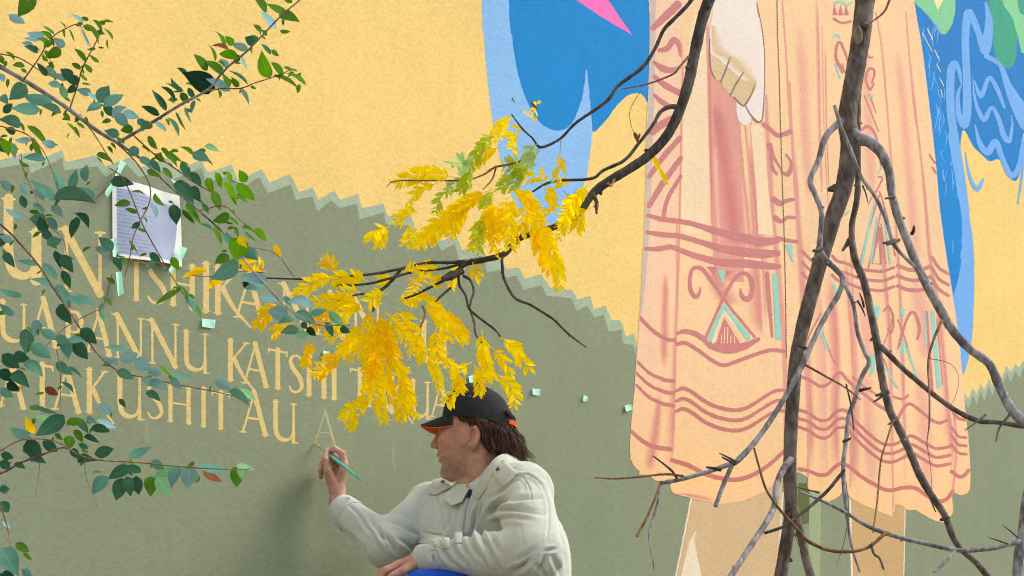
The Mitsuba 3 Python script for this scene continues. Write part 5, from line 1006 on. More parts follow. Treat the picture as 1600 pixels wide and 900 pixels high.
# ---------------------------------------------------------------- the painter (modelled in the camera-aligned frame: right, ahead, up)
man = thing('person', 'man in black cap and pale khaki jacket crouching and painting letters on the wall', 'person')

def skin_spot(u, v, b):
    return cam2world(head2cam(Hd(u, v, b)[None]))[0].tolist()
def skin_setup():
    red = [(skin_spot(704, 698, 0.05), 0.030), (skin_spot(677, 692, 0.0), 0.020), (skin_spot(750, 690, 0.08), 0.028)]
    lips = [(skin_spot(684, 713.5, 0.0), 0.014)]
    beard = [(skin_spot(698, 738, 0.03), 0.042), (skin_spot(722, 738, 0.06), 0.045), (skin_spot(684, 705, 0.01), 0.012)]
    def near(p, q, r):
        return dr.exp(-(dr.square(p.x - q[0]) + dr.square(p.y - q[1]) + dr.square(p.z - q[2])) / (r * r))
    def fn(p, n, uv):
        a = mikit.fbm(p.x * 70, p.y * 70, p.z * 70, octaves=3)
        b = mikit.noise(p.x * 24, p.y * 24, p.z * 24)
        c = mikit.mix(mi.Color3f(0.35, 0.17, 0.125), mi.Color3f(0.56, 0.325, 0.255), mikit.smoothstep(0.25, 0.8, 0.5 * a + 0.5 * b))
        for q, r in red: c = mikit.mix(c, mi.Color3f(0.50, 0.19, 0.15), 0.55 * near(p, q, r))
        for q, r in lips: c = mikit.mix(c, mi.Color3f(0.36, 0.13, 0.11), 0.8 * near(p, q, r))
        st = mikit.noise(p.x * 620, p.y * 620, p.z * 620)
        for q, r in beard: c = mikit.mix(c, mi.Color3f(0.22, 0.14, 0.115), near(p, q, r) * (0.25 + 0.5 * mikit.smoothstep(0.45, 0.75, st)))
        return c * (0.9 + 0.2 * mikit.noise(p.x * 400, p.y * 400, p.z * 400))
    return fn
def skin_bump(p, n, uv):
    return mikit.fbm(p.x * 260, p.y * 260, p.z * 260, octaves=2)
def cloth_fn(c, amp=0.12):
    c = mi.Color3f(*[float(x) for x in c])
    def fn(p, n, uv):
        w = mikit.noise(p.x * 500, p.y * 500, p.z * 500)
        b = mikit.fbm(p.x * 14, p.y * 14, p.z * 14, octaves=3)
        return c * (1 + amp * (w - 0.5) + amp * (b - 0.5))
    return fn
def cloth_bump(p, n, uv):
    return mikit.noise(p.x * 420, p.y * 420, p.z * 420) * 0.3 + mikit.fbm(p.x * 60, p.y * 60, p.z * 60, octaves=3)
def cloth(key, c, amp=0.12, bump=0.003):
    scene[key] = {'type': 'twosided', 'bsdf': {'type': 'bumpmap', 'arbitrary': mikit.proc(cloth_bump, 1e-3), 'scale': bump, 'bsdf': {'type': 'principled', 'base_color': mikit.proc(cloth_fn(c, amp)), 'roughness': 0.85, 'specular': 0.15, 'sheen': 0.25}}}
cloth('jacket_cloth', (0.47, 0.51, 0.49), 0.14, 0.0016)
cloth('cap_cloth', (0.020, 0.022, 0.028), 0.3)
cloth('orange_cloth', (0.62, 0.10, 0.03))
cloth('navy_cloth', (0.01, 0.025, 0.10))
cloth('blue_cloth', (0.006, 0.06, 0.42), 0.4)
simple('button_mat', (0.10, 0.09, 0.08), 0.4)
simple('shoe_mat', (0.05, 0.045, 0.04), 0.6)

HS = 3.53
PXH = HS / F
def Hd(u, v, b=0.0):
    """Head frame: profile pixel (u, v) on the mid plane, b metres towards the viewer's side."""
    u, v = np.broadcast_arrays(np.asarray(u, float), np.asarray(v, float))
    a = -(u - 735) * PXH; c = -(v - 678) * PXH
    return np.stack([a, np.broadcast_to(b, a.shape), c], -1)
YAW = math.radians(13)
HC = C3(735, 678, HS)
def head2cam(p):
    a, b, c = p[:, 0], p[:, 1], p[:, 2]
    fa = np.array([-math.cos(YAW), math.sin(YAW), 0]); fb = np.array([-math.sin(YAW), -math.cos(YAW), 0])
    return HC + a[:, None] * fa + b[:, None] * fb + c[:, None] * np.array([0, 0, 1.0])

scene['skin_mat'] = {'type': 'twosided', 'bsdf': {'type': 'bumpmap', 'arbitrary': mikit.proc(skin_bump, 1e-3), 'scale': 0.0012, 'bsdf': {'type': 'principled', 'base_color': mikit.proc(skin_setup()), 'roughness': 0.5, 'specular': 0.35}}}
prof = [(706, 632), (699, 646), (693, 658), (688.5, 665), (689.5, 672), (689, 680), (687, 690), (685.5, 700), (683.5, 706), (682.5, 710.5), (686, 713), (685, 717), (686, 721), (690.5, 724), (689, 730), (689, 736), (693, 743), (701, 748), (715, 750), (735, 752), (755, 750), (772, 738), (788, 716), (796, 690), (796, 660), (788, 634), (772, 618), (748, 612), (716, 618)]
pp = spline(np.array(prof + prof[:1], float), 4)
pcam = Hd(pp[:, 0], pp[:, 1])[:, [0, 2]]
h = 0.0026
glo = np.array([-0.16, -0.10, -0.24])
P = grid(glo, [0.125, 0.10, 0.15], h)
pl2 = P[:, 0, :, :][..., [0, 2]]
tree = cKDTree(spline(pcam, 6))
dist, _ = tree.query(pl2.reshape(-1, 2))
ins = shapely.contains_xy(Polygon(pcam), pl2[..., 0].ravel(), pl2[..., 1].ravel())
sd2 = np.where(ins, -dist, dist).reshape(pl2.shape[:2])
vpx = 678 - pl2[..., 1] / PXH; upx = 735 - pl2[..., 0] / PXH
wmax = np.interp(vpx, [600, 640, 675, 700, 722, 740, 755], [0.062, 0.068, 0.071, 0.068, 0.058, 0.047, 0.039])
R_ = 0.062
dn = np.clip(-sd2 / R_, 0, 1)
W = wmax * np.maximum(1 - (1 - dn) ** 2.3, 0) ** (1 / 2.0)
f2 = np.where(sd2 > 0, sd2, 0)
base = np.abs(P[..., 1]) - W[:, None, :]
fld = np.where(sd2[:, None, :] > 0, np.hypot(sd2[:, None, :], np.maximum(np.abs(P[..., 1]) - 0.0, 0)), base * 0.75)
def sym(fn, b):
    return np.minimum(fn(b), fn(-b))
# nose, brows, cheeks, lips, chin, eyes
fld = smin(fld, cone(P, Hd(688.5, 670), Hd(677, 691), 0.0075, 0.0095), 0.010)
fld = smin(fld, ellipsoid(P, Hd(676, 692.5), (0.0108, 0.0105, 0.0088)), 0.006)
fld = smin(fld, sym(lambda b: ellipsoid(P, Hd(684, 696, b), (0.011, 0.0075, 0.0085)), 0.0125), 0.006)
fld = smax(fld, -sym(lambda b: ellipsoid(P, Hd(681.5, 700.8, b), (0.006, 0.0035, 0.004)), 0.0075), 0.003)
fld = smax(fld, -sym(lambda b: ellipsoid(P, Hd(689, 674.5, b), (0.013, 0.018, 0.011)), 0.033), 0.012)
fld = smin(fld, sym(lambda b: ellipsoid(P, Hd(696.5, 675, b), (0.0135, 0.0155, 0.0115)), 0.032), 0.005)
fld = smin(fld, sym(lambda b: cone(P, Hd(688.5, 664.5, b * 0.35), Hd(695, 664.5, b * 1.45), 0.0075, 0.006), 0.03), 0.010)
fld = smin(fld, sym(lambda b: ellipsoid(P, Hd(702, 692, b), (0.022, 0.017, 0.016)), 0.046), 0.022)
fld = smin(fld, ellipsoid(P, Hd(685.5, 709.5), (0.007, 0.020, 0.0052)), 0.005)
fld = smin(fld, ellipsoid(P, Hd(687.5, 717), (0.0065, 0.018, 0.0058)), 0.005)
fld = smax(fld, -ellipsoid(P, Hd(683.5, 713.2), (0.010, 0.023, 0.0014)), 0.003)
fld = smin(fld, ellipsoid(P, Hd(694, 738), (0.014, 0.019, 0.013)), 0.014)
# nasolabial crease
fld = smax(fld, -sym(lambda b: cone(P, Hd(686, 697, b * 0.9), Hd(692, 719, b * 1.45), 0.0022, 0.0018), 0.022), 0.006)
# jaw and neck
fld = smin(fld, sym(lambda b: cone(P, Hd(752, 722, b), Hd(702, 742, b * 0.45), 0.020, 0.012), 0.044), 0.022)
fld = smin(fld, cone(P, Hd(752, 722), Hd(768, 790, -0.004), 0.056, 0.062), 0.022)
fld = smin(fld, cone(P, Hd(733, 742), Hd(744, 790, -0.002), 0.030, 0.036), 0.024)
fld = smin(fld, sym(lambda b: cone(P, Hd(766, 708, b), Hd(742, 782, b * 0.3), 0.012, 0.012), 0.058), 0.016)
# ears: leaned shell with a hollow
ca, sa = math.cos(0.22), math.sin(0.22)
Re = np.array([[ca, 0, sa], [0, 1, 0], [-sa, 0, ca]])
def ear(sg):
    c = Hd(753, 693.5, sg * 0.079)
    e = ellipsoid(P, c, (0.0172, 0.0115, 0.0325), Re)
    e = smin(e, ellipsoid(P, Hd(750, 707, sg * 0.074), (0.010, 0.007, 0.012)), 0.006)
    e = smax(e, -ellipsoid(P, Hd(750.0, 692, sg * 0.0885), (0.0105, 0.0150, 0.0225), Re), 0.002)
    return smin(e, ellipsoid(P, Hd(744.5, 696, sg * 0.078), (0.0048, 0.007, 0.0065)), 0.004)
fld = smin(fld, np.minimum(ear(1), ear(-1)), 0.004)
hv, hf = nets(fld, glo, h)
hv, hf = taubin(hv, hf, 6)
hv = head2cam(hv)

def chain(Pg, joints, radii, k=0.004):
    d = None
    for i in range(len(joints) - 1):
        c = cone(Pg, joints[i], joints[i + 1], radii[i], radii[i + 1])
        d = c if d is None else smin(d, c, k)
    return d
def cj(*uvY):
    return [C3(*x) for x in uvY]
# right hand (holding the brush against the wall)
WR, ER, SR = C3(529, 790, 3.66), C3(604, 852, 3.52), C3(672, 792, 3.69)
hh = 0.0021
allj = cj((500, 690, 3.62), (560, 800, 3.72))
lo = np.minimum(*allj) - 0.03; hi = np.maximum(*allj) + 0.03
lo[2] -= 0.02
Q = grid(lo, hi, hh)
palm = chain(Q, cj((528, 784, 3.65), (527, 764, 3.652)), (0.024, 0.023))
for (u, v, Y, r) in ((538, 726, 3.636, 0.0125), (537, 727, 3.655, 0.0125), (533, 731, 3.672, 0.012), (527, 738, 3.686, 0.0115)):
    palm = smin(palm, cone(Q, C3(527, 766, 3.652 + (Y - 3.655) * 0.5), C3(u, v, Y), 0.0165, r), 0.008)
palm = smin(palm, cone(Q, C3(522, 762, 3.640), C3(514, 741, 3.632), 0.0165, 0.0125), 0.008)
fing = [chain(Q, cj((538, 726, 3.636), (534.5, 709, 3.630), (524, 701.5, 3.634), (512.5, 703, 3.644)), (0.0115, 0.0102, 0.0088, 0.0068)),
        chain(Q, cj((537, 727, 3.655), (521, 711, 3.655), (510, 713, 3.664), (505, 722, 3.668)), (0.0115, 0.0102, 0.009, 0.0075)),
        chain(Q, cj((533, 731, 3.672), (515, 719, 3.676), (504, 724, 3.683), (501.5, 734, 3.680)), (0.011, 0.0098, 0.0088, 0.0074)),
        chain(Q, cj((527, 738, 3.686), (511, 731, 3.692), (502, 736, 3.694), (501, 745, 3.688)), (0.0102, 0.009, 0.008, 0.0068))]
thumb = chain(Q, cj((521, 758, 3.638), (512.5, 737, 3.628), (508.5, 718, 3.629), (510.5, 704, 3.638)), (0.0155, 0.0118, 0.0104, 0.0072))
rh = palm
for d in fing: rh = smin(rh, d, 0.0022)
rh = smin(rh, thumb, 0.0045)
arm = cone(Q, C3(528, 786, 3.655), C3(538, 806, 3.640), 0.0245, 0.029)
rh = smin(rh, arm, 0.01)
rv, rf = taubin(*nets(np.pad(rh, 1, constant_values=0.05), lo - hh, hh), 5)
# left hand, hanging over the knee
WL, EL, SL = C3(664, 873, 3.36), C3(838, 864, 3.20), C3(818, 770, 3.39)
allj = cj((575, 850, 3.33), (680, 935, 3.44))
lo2 = np.minimum(*allj) - 0.03; hi2 = np.maximum(*allj) + 0.03
Q2 = grid(lo2, hi2, 0.0023)
lh = chain(Q2, cj((675, 873, 3.37), (652, 876, 3.375)), (0.027, 0.025))
kn = [(620, 884, 3.352, .0125), (617, 886, 3.372, .0125), (619, 890, 3.392, .012), (624, 896, 3.408, .0112)]
for (u, v, Y, r) in kn:
    lh = smin(lh, cone(Q2, C3(650, 877, 3.375 + (Y - 3.378) * 0.5), C3(u, v, Y), 0.0165, r), 0.006)
fl2 = [((603, 891, 3.345), (594, 902, 3.344), (592, 913, 3.348)), ((598, 894, 3.369), (590, 907, 3.371), (590, 921, 3.374)), ((601, 899, 3.393), (594, 912, 3.395), (595, 925, 3.396)), ((609, 905, 3.413), (603, 916, 3.414), (604, 927, 3.413))]
for (u, v, Y, r), j in zip(kn, fl2):
    lh = smin(lh, chain(Q2, cj((u, v, Y), *j), (r * 0.95, 0.0105, 0.0092, 0.0076)), 0.0025)
lh = smin(lh, chain(Q2, cj((648, 882, 3.352), (630, 892, 3.330), (614, 900, 3.326), (602, 908, 3.330)), (0.016, 0.0125, 0.0108, 0.0082)), 0.004)
for i, (u, v, Y, r) in enumerate(kn):       # knuckles and the tendons leading to them
    lh = smin(lh, cone(Q2, C3(645, 869 + i * 2, 3.372 + 0.008 * (i - 1)), C3(u, v - 4, Y), 0.006, 0.006), 0.005)
lv, lf = taubin(*nets(np.pad(lh, 1, constant_values=0.05), lo2 - 0.0023, 0.0023), 5)
# torso and arms under the clothes
Q3 = grid(C3(470, 1000, 3.3) * [1, 0, 1] + [0, 3.0, 0], C3(940, 720, 3.7) * [1, 0, 1] + [0, 3.85, 0], 0.009)
tb = cone(Q3, C3(775, 820, 3.56), C3(790, 930, 3.56), 0.07, 0.09)
tb = smin(tb, cone(Q3, SR, SL, 0.035, 0.035), 0.03)
tb = smin(tb, chain(Q3, [SR, ER, C3(536, 800, 3.645)], (0.045, 0.036, 0.027), 0.01), 0.02)
tb = smin(tb, chain(Q3, [SL, EL, C3(668, 873, 3.368)], (0.045, 0.036, 0.027), 0.01), 0.02)
tb = smin(tb, cone(Q3, C3(766, 776, 3.55), C3(772, 810, 3.56), 0.045, 0.06), 0.02)
l3 = C3(470, 1000, 3.3) * [1, 0, 1] + [0, 3.0, 0]
tv, tf = nets(np.pad(tb, 1, constant_values=0.05), l3 - 0.009, 0.009)
def mf(v, f):
    m = trimesh.Trimesh(v, f, process=False)
    if m.volume < 0: m.invert()
    return manifold3d.Manifold(manifold3d.Mesh(np.asarray(m.vertices, np.float32), np.asarray(m.faces, np.uint32)))
try:
    body = mf(hv, hf) + mf(rv, rf) + mf(lv, lf) + mf(tv, tf)
    bm = body.to_mesh(); bv, bf = np.array(bm.vert_properties[:, :3], float), np.array(bm.tri_verts)
    assert len(bv) > 1000
except Exception:
    bv, bf = join([(hv, hf), (rv, rf), (lv, lf), (tv, tf)])
scene[man] = mikit.ply((cam2world(bv), bf), 'skin_mat', smooth=60)
def hair_fn(p, n, uv):
    t = mikit.noise(p.x * 220, p.y * 220, p.z * 40)
    return mikit.mix(mi.Color3f(0.026, 0.013, 0.010), mi.Color3f(0.13, 0.066, 0.05), t * t)
simple('hair_mat', mikit.proc(hair_fn), 0.55, 0.15)
# eyes
for sg in (1, -1):
    m = trimesh.creation.icosphere(3, 1.0)
    e = np.array(m.vertices) * [0.0035, 0.0085, 0.0028] + Hd(690.2, 675.5, sg * 0.032)
    add('eye', (cam2world(head2cam(e)), np.array(m.faces)), 'button_mat', man, smooth=True)
    m2 = []
    for k in range(26):
        b0 = sg * rng.uniform(0.014, 0.05)
        q = Hd(684.5 + abs(b0) * 130 + rng.uniform(-1, 1), 664 + rng.uniform(-2, 2), b0)
        m2.append(tube(head2cam(np.array([q, q + [-0.004, sg * 0.004, 0.003], q + [-0.009, sg * 0.008, 0.002]])), [0.0007, 0.0006, 0.0002], 4))
    mv, mf_ = join(m2)
    add('eyebrow', (cam2world(mv), mf_), 'hair_mat', man)
# hair: locks from under the cap over ear and nape, flicking outwards
rg = np.random.default_rng(11)
hp = []
for k in range(1700):
    th = rg.uniform(-1.0, 1.0) if k % 3 else rg.uniform(0.2, 1.0)
    ang = th * math.radians(80)            # from the viewer's side round the back
    sgn = math.sin(ang); bk = math.cos(ang)
    u0 = 748 + 46 * max(bk, -0.25) + rg.uniform(-2, 2)
    b0 = 0.071 * sgn
    v0 = 671 + 4 * sgn + rg.uniform(-5, 4)
    frac = max(bk, 0)
    lk = int((ang + 2.2) * 7.0) * 7 + (k % 4)
    lr = np.random.default_rng(500 + lk)
    ln = lr.uniform(0.72, 1.12) * rg.uniform(0.92, 1.04)
    lu, lb = lr.uniform(-7, 9), lr.uniform(-0.012, 0.012)
    u1 = u0 + (9 + 7 * frac) * ln + rg.uniform(-5, 5)
    u2 = u0 + (13 + 12 * frac) * ln + lu + rg.uniform(-2, 2)
    v1 = v0 + 24 * ln; v2 = v0 + (46 + 3 * rg.random()) * ln
    if u0 < 752 and v0 > 650:     # short side hair in front of the ear
        u1, u2, v1, v2 = u0 + 12, u0 + 22, v0 + 10, v0 + 26
    off = rg.uniform(0.0, 0.012)
    s = 1 + off / 0.08
    pts = np.array([Hd(u0, v0, b0 * s), Hd((u0 + u1) / 2 + 2, (v0 + v1) / 2, b0 * s * 1.05), Hd(u1, v1, b0 * s * 1.02), Hd(u2, v2, (b0 * 0.75 + 0.25 * 0.076 * math.sin(int((ang + 2.2) * 7.0) / 7.0 - 2.2)) * s * 0.95 + lb)])
    pts[:, 0] -= off * max(bk, 0)
    pts = spline(pts, 4)
    pts = pts + rg.normal(0, 0.0012, (1, 3)) + 0.0034 * np.sin(np.linspace(0, 6.5, len(pts)) + lr.uniform(0, 6))[:, None] * lr.normal(0, 1, 3) + 0.0006 * rg.normal(0, 1, 3)
    r = rg.uniform(0.0008, 0.0017)
    hp.append(tube(head2cam(pts), r * np.array(np.linspace(1, 0.15, len(pts)) ** 0.7), 5))
for k in range(130):             # side burn in front of the ear
    u0 = rg.uniform(722, 750); v0 = 650 + (u0 - 720) * 0.30 + rg.uniform(-4, 4)
    ln = rg.uniform(8, 14 + (u0 - 722) * 0.35)
    b0 = np.interp(u0, [715, 735, 755], [0.069, 0.0755, 0.0775]) + rg.uniform(0, 0.003)
    pts = np.array([Hd(u0, v0, b0), Hd(u0 + 2.5, v0 + ln * 0.5, b0 + 0.0012), Hd(u0 + 5, v0 + ln, b0 - 0.001)])
    hp.append(tube(head2cam(pts), [0.0014, 0.0012, 0.0003], 4))
for k in range(60):             # tuft out of the opening at the back of the cap
    b0 = rg.uniform(-0.02, 0.05)
    pts = np.array([Hd(792, 654, b0), Hd(801, 654 + rg.uniform(-3, 2), b0), Hd(806, 658 + rg.uniform(-4, 4), b0 * 1.1)])
    hp.append(tube(head2cam(pts), [0.002, 0.0016, 0.0003], 4))
# a mass under the locks
Pm = grid(Hd(840, 730, -0.1) , Hd(720, 640, 0.1), 0.004)
Pm = grid(np.minimum(Hd(840, 732, -0.1), Hd(720, 640, 0.1)), np.maximum(Hd(840, 732, -0.1), Hd(720, 640, 0.1)), 0.004)
hm = ellipsoid(Pm, Hd(778, 682), (0.040, 0.068, 0.040))
hm = smin(hm, ellipsoid(Pm, Hd(786, 698), (0.030, 0.064, 0.032)), 0.02)
mv, mf_ = taubin(*nets(np.pad(hm, 1, constant_values=0.05), np.minimum(Hd(840, 732, -0.1), Hd(720, 640, 0.1)) - 0.004, 0.004), 3)
hp.append((head2cam(mv), mf_))
v, f = join(hp)
add('hair', (cam2world(v), f), 'hair_mat', man, 'dark brown hair falling from under the cap to the collar', smooth=50)

# cap: crown of six panels, curved peak with an orange lining
CA, CB, CC = 0.103, 0.089, 0.096
cc = Hd(748, 656)
th = np.linspace(0, 2 * np.pi, 73); ph = np.linspace(0, 1, 22)
cv = []
for t in ph:
    e = t * 0.5 * np.pi
    for a in th[:-1]:
        ca_, sb_ = math.cos(a), math.sin(a)
        drop = 0.004 - 0.034 * (0.5 - 0.5 * ca_) ** 1.0 * 1.0
        seam = 1 - 0.012 * (abs((a / (np.pi / 3)) % 1 - 0.5) > 0.46) * (t < 0.97)
        sq = math.cos(e) ** 0.85
        x = CA * ca_ * sq * seam * (0.96 if ca_ < 0 else 0.975)
        y = CB * sb_ * sq * seam
        z = CC * math.sin(e) ** 1.02 * (1 + 0.05 * ca_) + drop * (1 - t)
        cv.append(cc + [x, y, z])
cv = np.array(cv)
n_ = 72
cf = [[i * n_ + j, i * n_ + (j + 1) % n_, (i + 1) * n_ + (j + 1) % n_, (i + 1) * n_ + j] for i in range(len(ph) - 1) for j in range(n_)]
cv = cv + 0.0022 * (meshkit.fbm(cv * 28, 3, 4) - 0.5)[:, None] * 2 * (cv - cc) / np.linalg.norm(cv - cc, axis=1, keepdims=True)
inner = cc + (cv - cc) * 0.975
cf = np.array(cf)
cf_all = np.vstack([cf, cf[:, ::-1] + len(cv), np.array([[j, j + len(cv), (j + 1) % n_ + len(cv), (j + 1) % n_] for j in range(n_)])])
cap = add('cap', (cam2world(head2cam(np.vstack([cv, inner]))), cf_all), 'cap_cloth', man, 'black baseball cap with orange details', smooth=40)
def brim_pts(off, s0=1.0):
    out = []
    ns, nt = 25, 9
    for i in range(ns):
        s = -1 + 2 * i / (ns - 1)
        for j in range(nt):
            t = j / (nt - 1)
            b = s * 0.073
            a0 = CA * 0.97 * math.sqrt(max(0.02, 1 - (b / CB) ** 2))
            ext = 0.068 * (1 - abs(s) ** 2.6) ** 0.55 if abs(s) < 1 else 0.0
            x = a0 - 0.004 + ext * t * s0
            z = 0.014 - 0.024 * t * ext / 0.068 - 0.036 * s * s * (0.45 + 0.55 * t) - 0.010 * (1 - x / 0.17)
            out.append(cc + [x, b * (1 + 0.02 * t), z + off])
    return np.array(out), ns, nt
bt, ns, nt = brim_pts(0.0022); bb, _, _ = brim_pts(-0.0008)
bfm = np.array([[i * nt + j, i * nt + j + 1, (i + 1) * nt + j + 1, (i + 1) * nt + j] for i in range(ns - 1) for j in range(nt - 1)])
rim = [k for k in range(nt)] + [i * nt + nt - 1 for i in range(1, ns)] + [(ns - 1) * nt + k for k in range(nt - 2, -1, -1)]
m_ = len(bt)
side = np.array([[rim[k], rim[k + 1], rim[k + 1] + m_, rim[k] + m_] for k in range(len(rim) - 1)])
add('peak', (cam2world(head2cam(np.vstack([bt, bb]))), np.vstack([bfm, bfm[:, ::-1] + m_, side])), 'cap_cloth', cap, smooth=40)
u1, _, _ = brim_pts(-0.0016, 0.985); u2, _, _ = brim_pts(-0.0034, 0.985)
add('peak_lining', (cam2world(head2cam(np.vstack([u1, u2]))), np.vstack([bfm, bfm[:, ::-1] + m_, side])), 'orange_cloth', cap, 'orange underside of the peak', smooth=40)
def capdot(a, t, r, key='eyelet', mat='orange_cloth'):
    e = t * 0.5 * np.pi; sq = math.cos(e) ** 0.85
    q = cc + [CA * math.cos(a) * sq, CB * math.sin(a) * sq, CC * math.sin(e) ** 1.02 * (1 + 0.05 * math.cos(a))]
    nr = (q - cc) / np.linalg.norm(q - cc)
    m = trimesh.creation.icosphere(2, 1.0)
    x = np.array(m.vertices); x = x * r - nr * (x @ nr)[:, None] * r * 0.5
    add(key, (cam2world(head2cam(q + nr * 0.001 + x)), np.array(m.faces)), mat, cap, smooth=True)
capdot(math.radians(62), 0.60, 0.0042); capdot(math.radians(118), 0.58, 0.0042); capdot(math.radians(20), 0.6, 0.0042)
capdot(0, 1.0, 0.008, 'top_button')
capdot(math.radians(88), 0.30, 0.003, 'rivet', 'button_mat')
strap = np.array([Hd(797 + 3 * math.sin(k), 664 + 3 * k, 0.030) for k in range(4)])
sv = []
for k in range(8):
    b = 0.036 - 0.07 * k / 7
    x = -CA * math.sqrt(max(0.0, 1 - (b / CB) ** 2)) * 1.0
    for dz, dx in ((-0.026, -0.003), (-0.014, -0.004), (-0.014, 0.0), (-0.026, 0.0)):
        sv.append(cc + [x + dx, b, dz])
sf = [[4 * k + i, 4 * k + (i + 1) % 4, 4 * k + 4 + (i + 1) % 4, 4 * k + 4 + i] for k in range(7) for i in range(4)] + [[0, 1, 2, 3], [31, 30, 29, 28]]
add('strap', (cam2world(head2cam(np.array(sv))), np.array(sf)), 'orange_cloth', cap, 'orange strap at the back of the cap')

# jacket
jh = 0.0050
jlo = C3(470, 1010, 3.3) * [1, 0, 1] + [0, 2.95, 0]; jhi = C3(950, 690, 3.75) * [1, 0, 1] + [0, 3.85, 0]
J = grid(jlo, jhi, jh)
jd = cone(J, C3(705, 815, 3.64), C3(800, 790, 3.46), 0.088, 0.100)                 # chest between the shoulders
jd = smin(jd, cone(J, C3(800, 775, 3.54), C3(822, 880, 3.56), 0.094, 0.110), 0.06)  # back
jd = smin(jd, cone(J, C3(722, 850, 3.56), C3(770, 990, 3.53), 0.105, 0.140), 0.06)  # belly
jd = smin(jd, cone(J, C3(815, 860, 3.52), C3(815, 1010, 3.55), 0.120, 0.150), 0.06)
jd = smin(jd, cone(J, C3(767, 768, 3.54), C3(767, 800, 3.54), 0.060, 0.085), 0.03)   # yoke under the collar
jd = smin(jd, cone(J, C3(690, 786, 3.65), SR, 0.060, 0.064), 0.04)
jd = smin(jd, chain(J, [SR, ER, C3(535, 797, 3.648)], (0.064, 0.060, 0.043), 0.025), 0.03)
jd = smin(jd, cone(J, C3(800, 764, 3.47), SL, 0.064, 0.074), 0.04)
jd = smin(jd, chain(J, [SL, EL], (0.077, 0.071), 0.02), 0.025)
jd = smin(jd, chain(J, [EL, C3(760, 868, 3.275), C3(668, 873, 3.366)], (0.068, 0.056, 0.041), 0.02), 0.012)
# open the cuffs
def cut_plane(pt, nrm):
    nrm = np.asarray(nrm) / np.linalg.norm(nrm)
    return (J - pt) @ nrm
nR = C3(529, 790, 3.66) - C3(560, 818, 3.60)
near = np.linalg.norm(J - C3(520, 775, 3.66), axis=-1) < 0.16
jd = np.where(near, np.maximum(jd, cut_plane(C3(536, 793, 3.65), nR)), jd)
nL = C3(664, 873, 3.366) - C3(720, 871, 3.31)
near = np.linalg.norm(J - C3(640, 876, 3.365), axis=-1) < 0.068
jd = np.where(near, np.maximum(jd, cut_plane(C3(651, 873, 3.37), nL)), jd)
# neck opening
jd = smax(jd, -cone(J, C3(744, 742, 3.53), C3(752, 770, 3.53), 0.058, 0.044), 0.006)
jv, jf = taubin(*nets(np.pad(jd, 1, constant_values=0.05), jlo - jh, jh), 6)
m = trimesh.Trimesh(jv, jf, process=False).subdivide()
jv, jf = np.array(m.vertices), np.array(m.faces)
jn = vnormals(jv, jf)
JU = 800 + jv[:, 0] / jv[:, 1] * F; JV = HOR - jv[:, 2] / jv[:, 1] * F
front = jn[:, 1] < 0.25
disp = np.zeros(len(jv))
def crease(pts, width, depth, ridge=0.6, shift=1.6):
    """A pressed fold along a line on the cloth: a valley with a ridge beside it."""
    global disp
    c = spline(np.array(pts, float), 10)
    tr = cKDTree(c)
    d, i = tr.query(np.c_[JU, JV])
    t = np.gradient(c, axis=0); t /= np.linalg.norm(t, axis=1, keepdims=True) + 1e-9
    rel = np.c_[JU, JV] - c[i]
    s = rel[:, 0] * -t[i, 1] + rel[:, 1] * t[i, 0]
    e = np.linspace(0, 1, len(c))[i]
    amp = np.sin(np.pi * np.clip(e * 0.9 + 0.05, 0, 1)) ** 0.7
    along = np.abs(rel[:, 0] * t[i, 0] + rel[:, 1] * t[i, 1])
    amp = amp * np.exp(-(along / width) ** 2)
    disp += 1.3 * front * amp * (-1.15 * depth * np.exp(-np.abs(s) / (0.7 * width)) + ridge * depth * np.exp(-((s - shift * width) / width) ** 2) + ridge * 0.7 * depth * np.exp(-((s + shift * width) / width) ** 2))
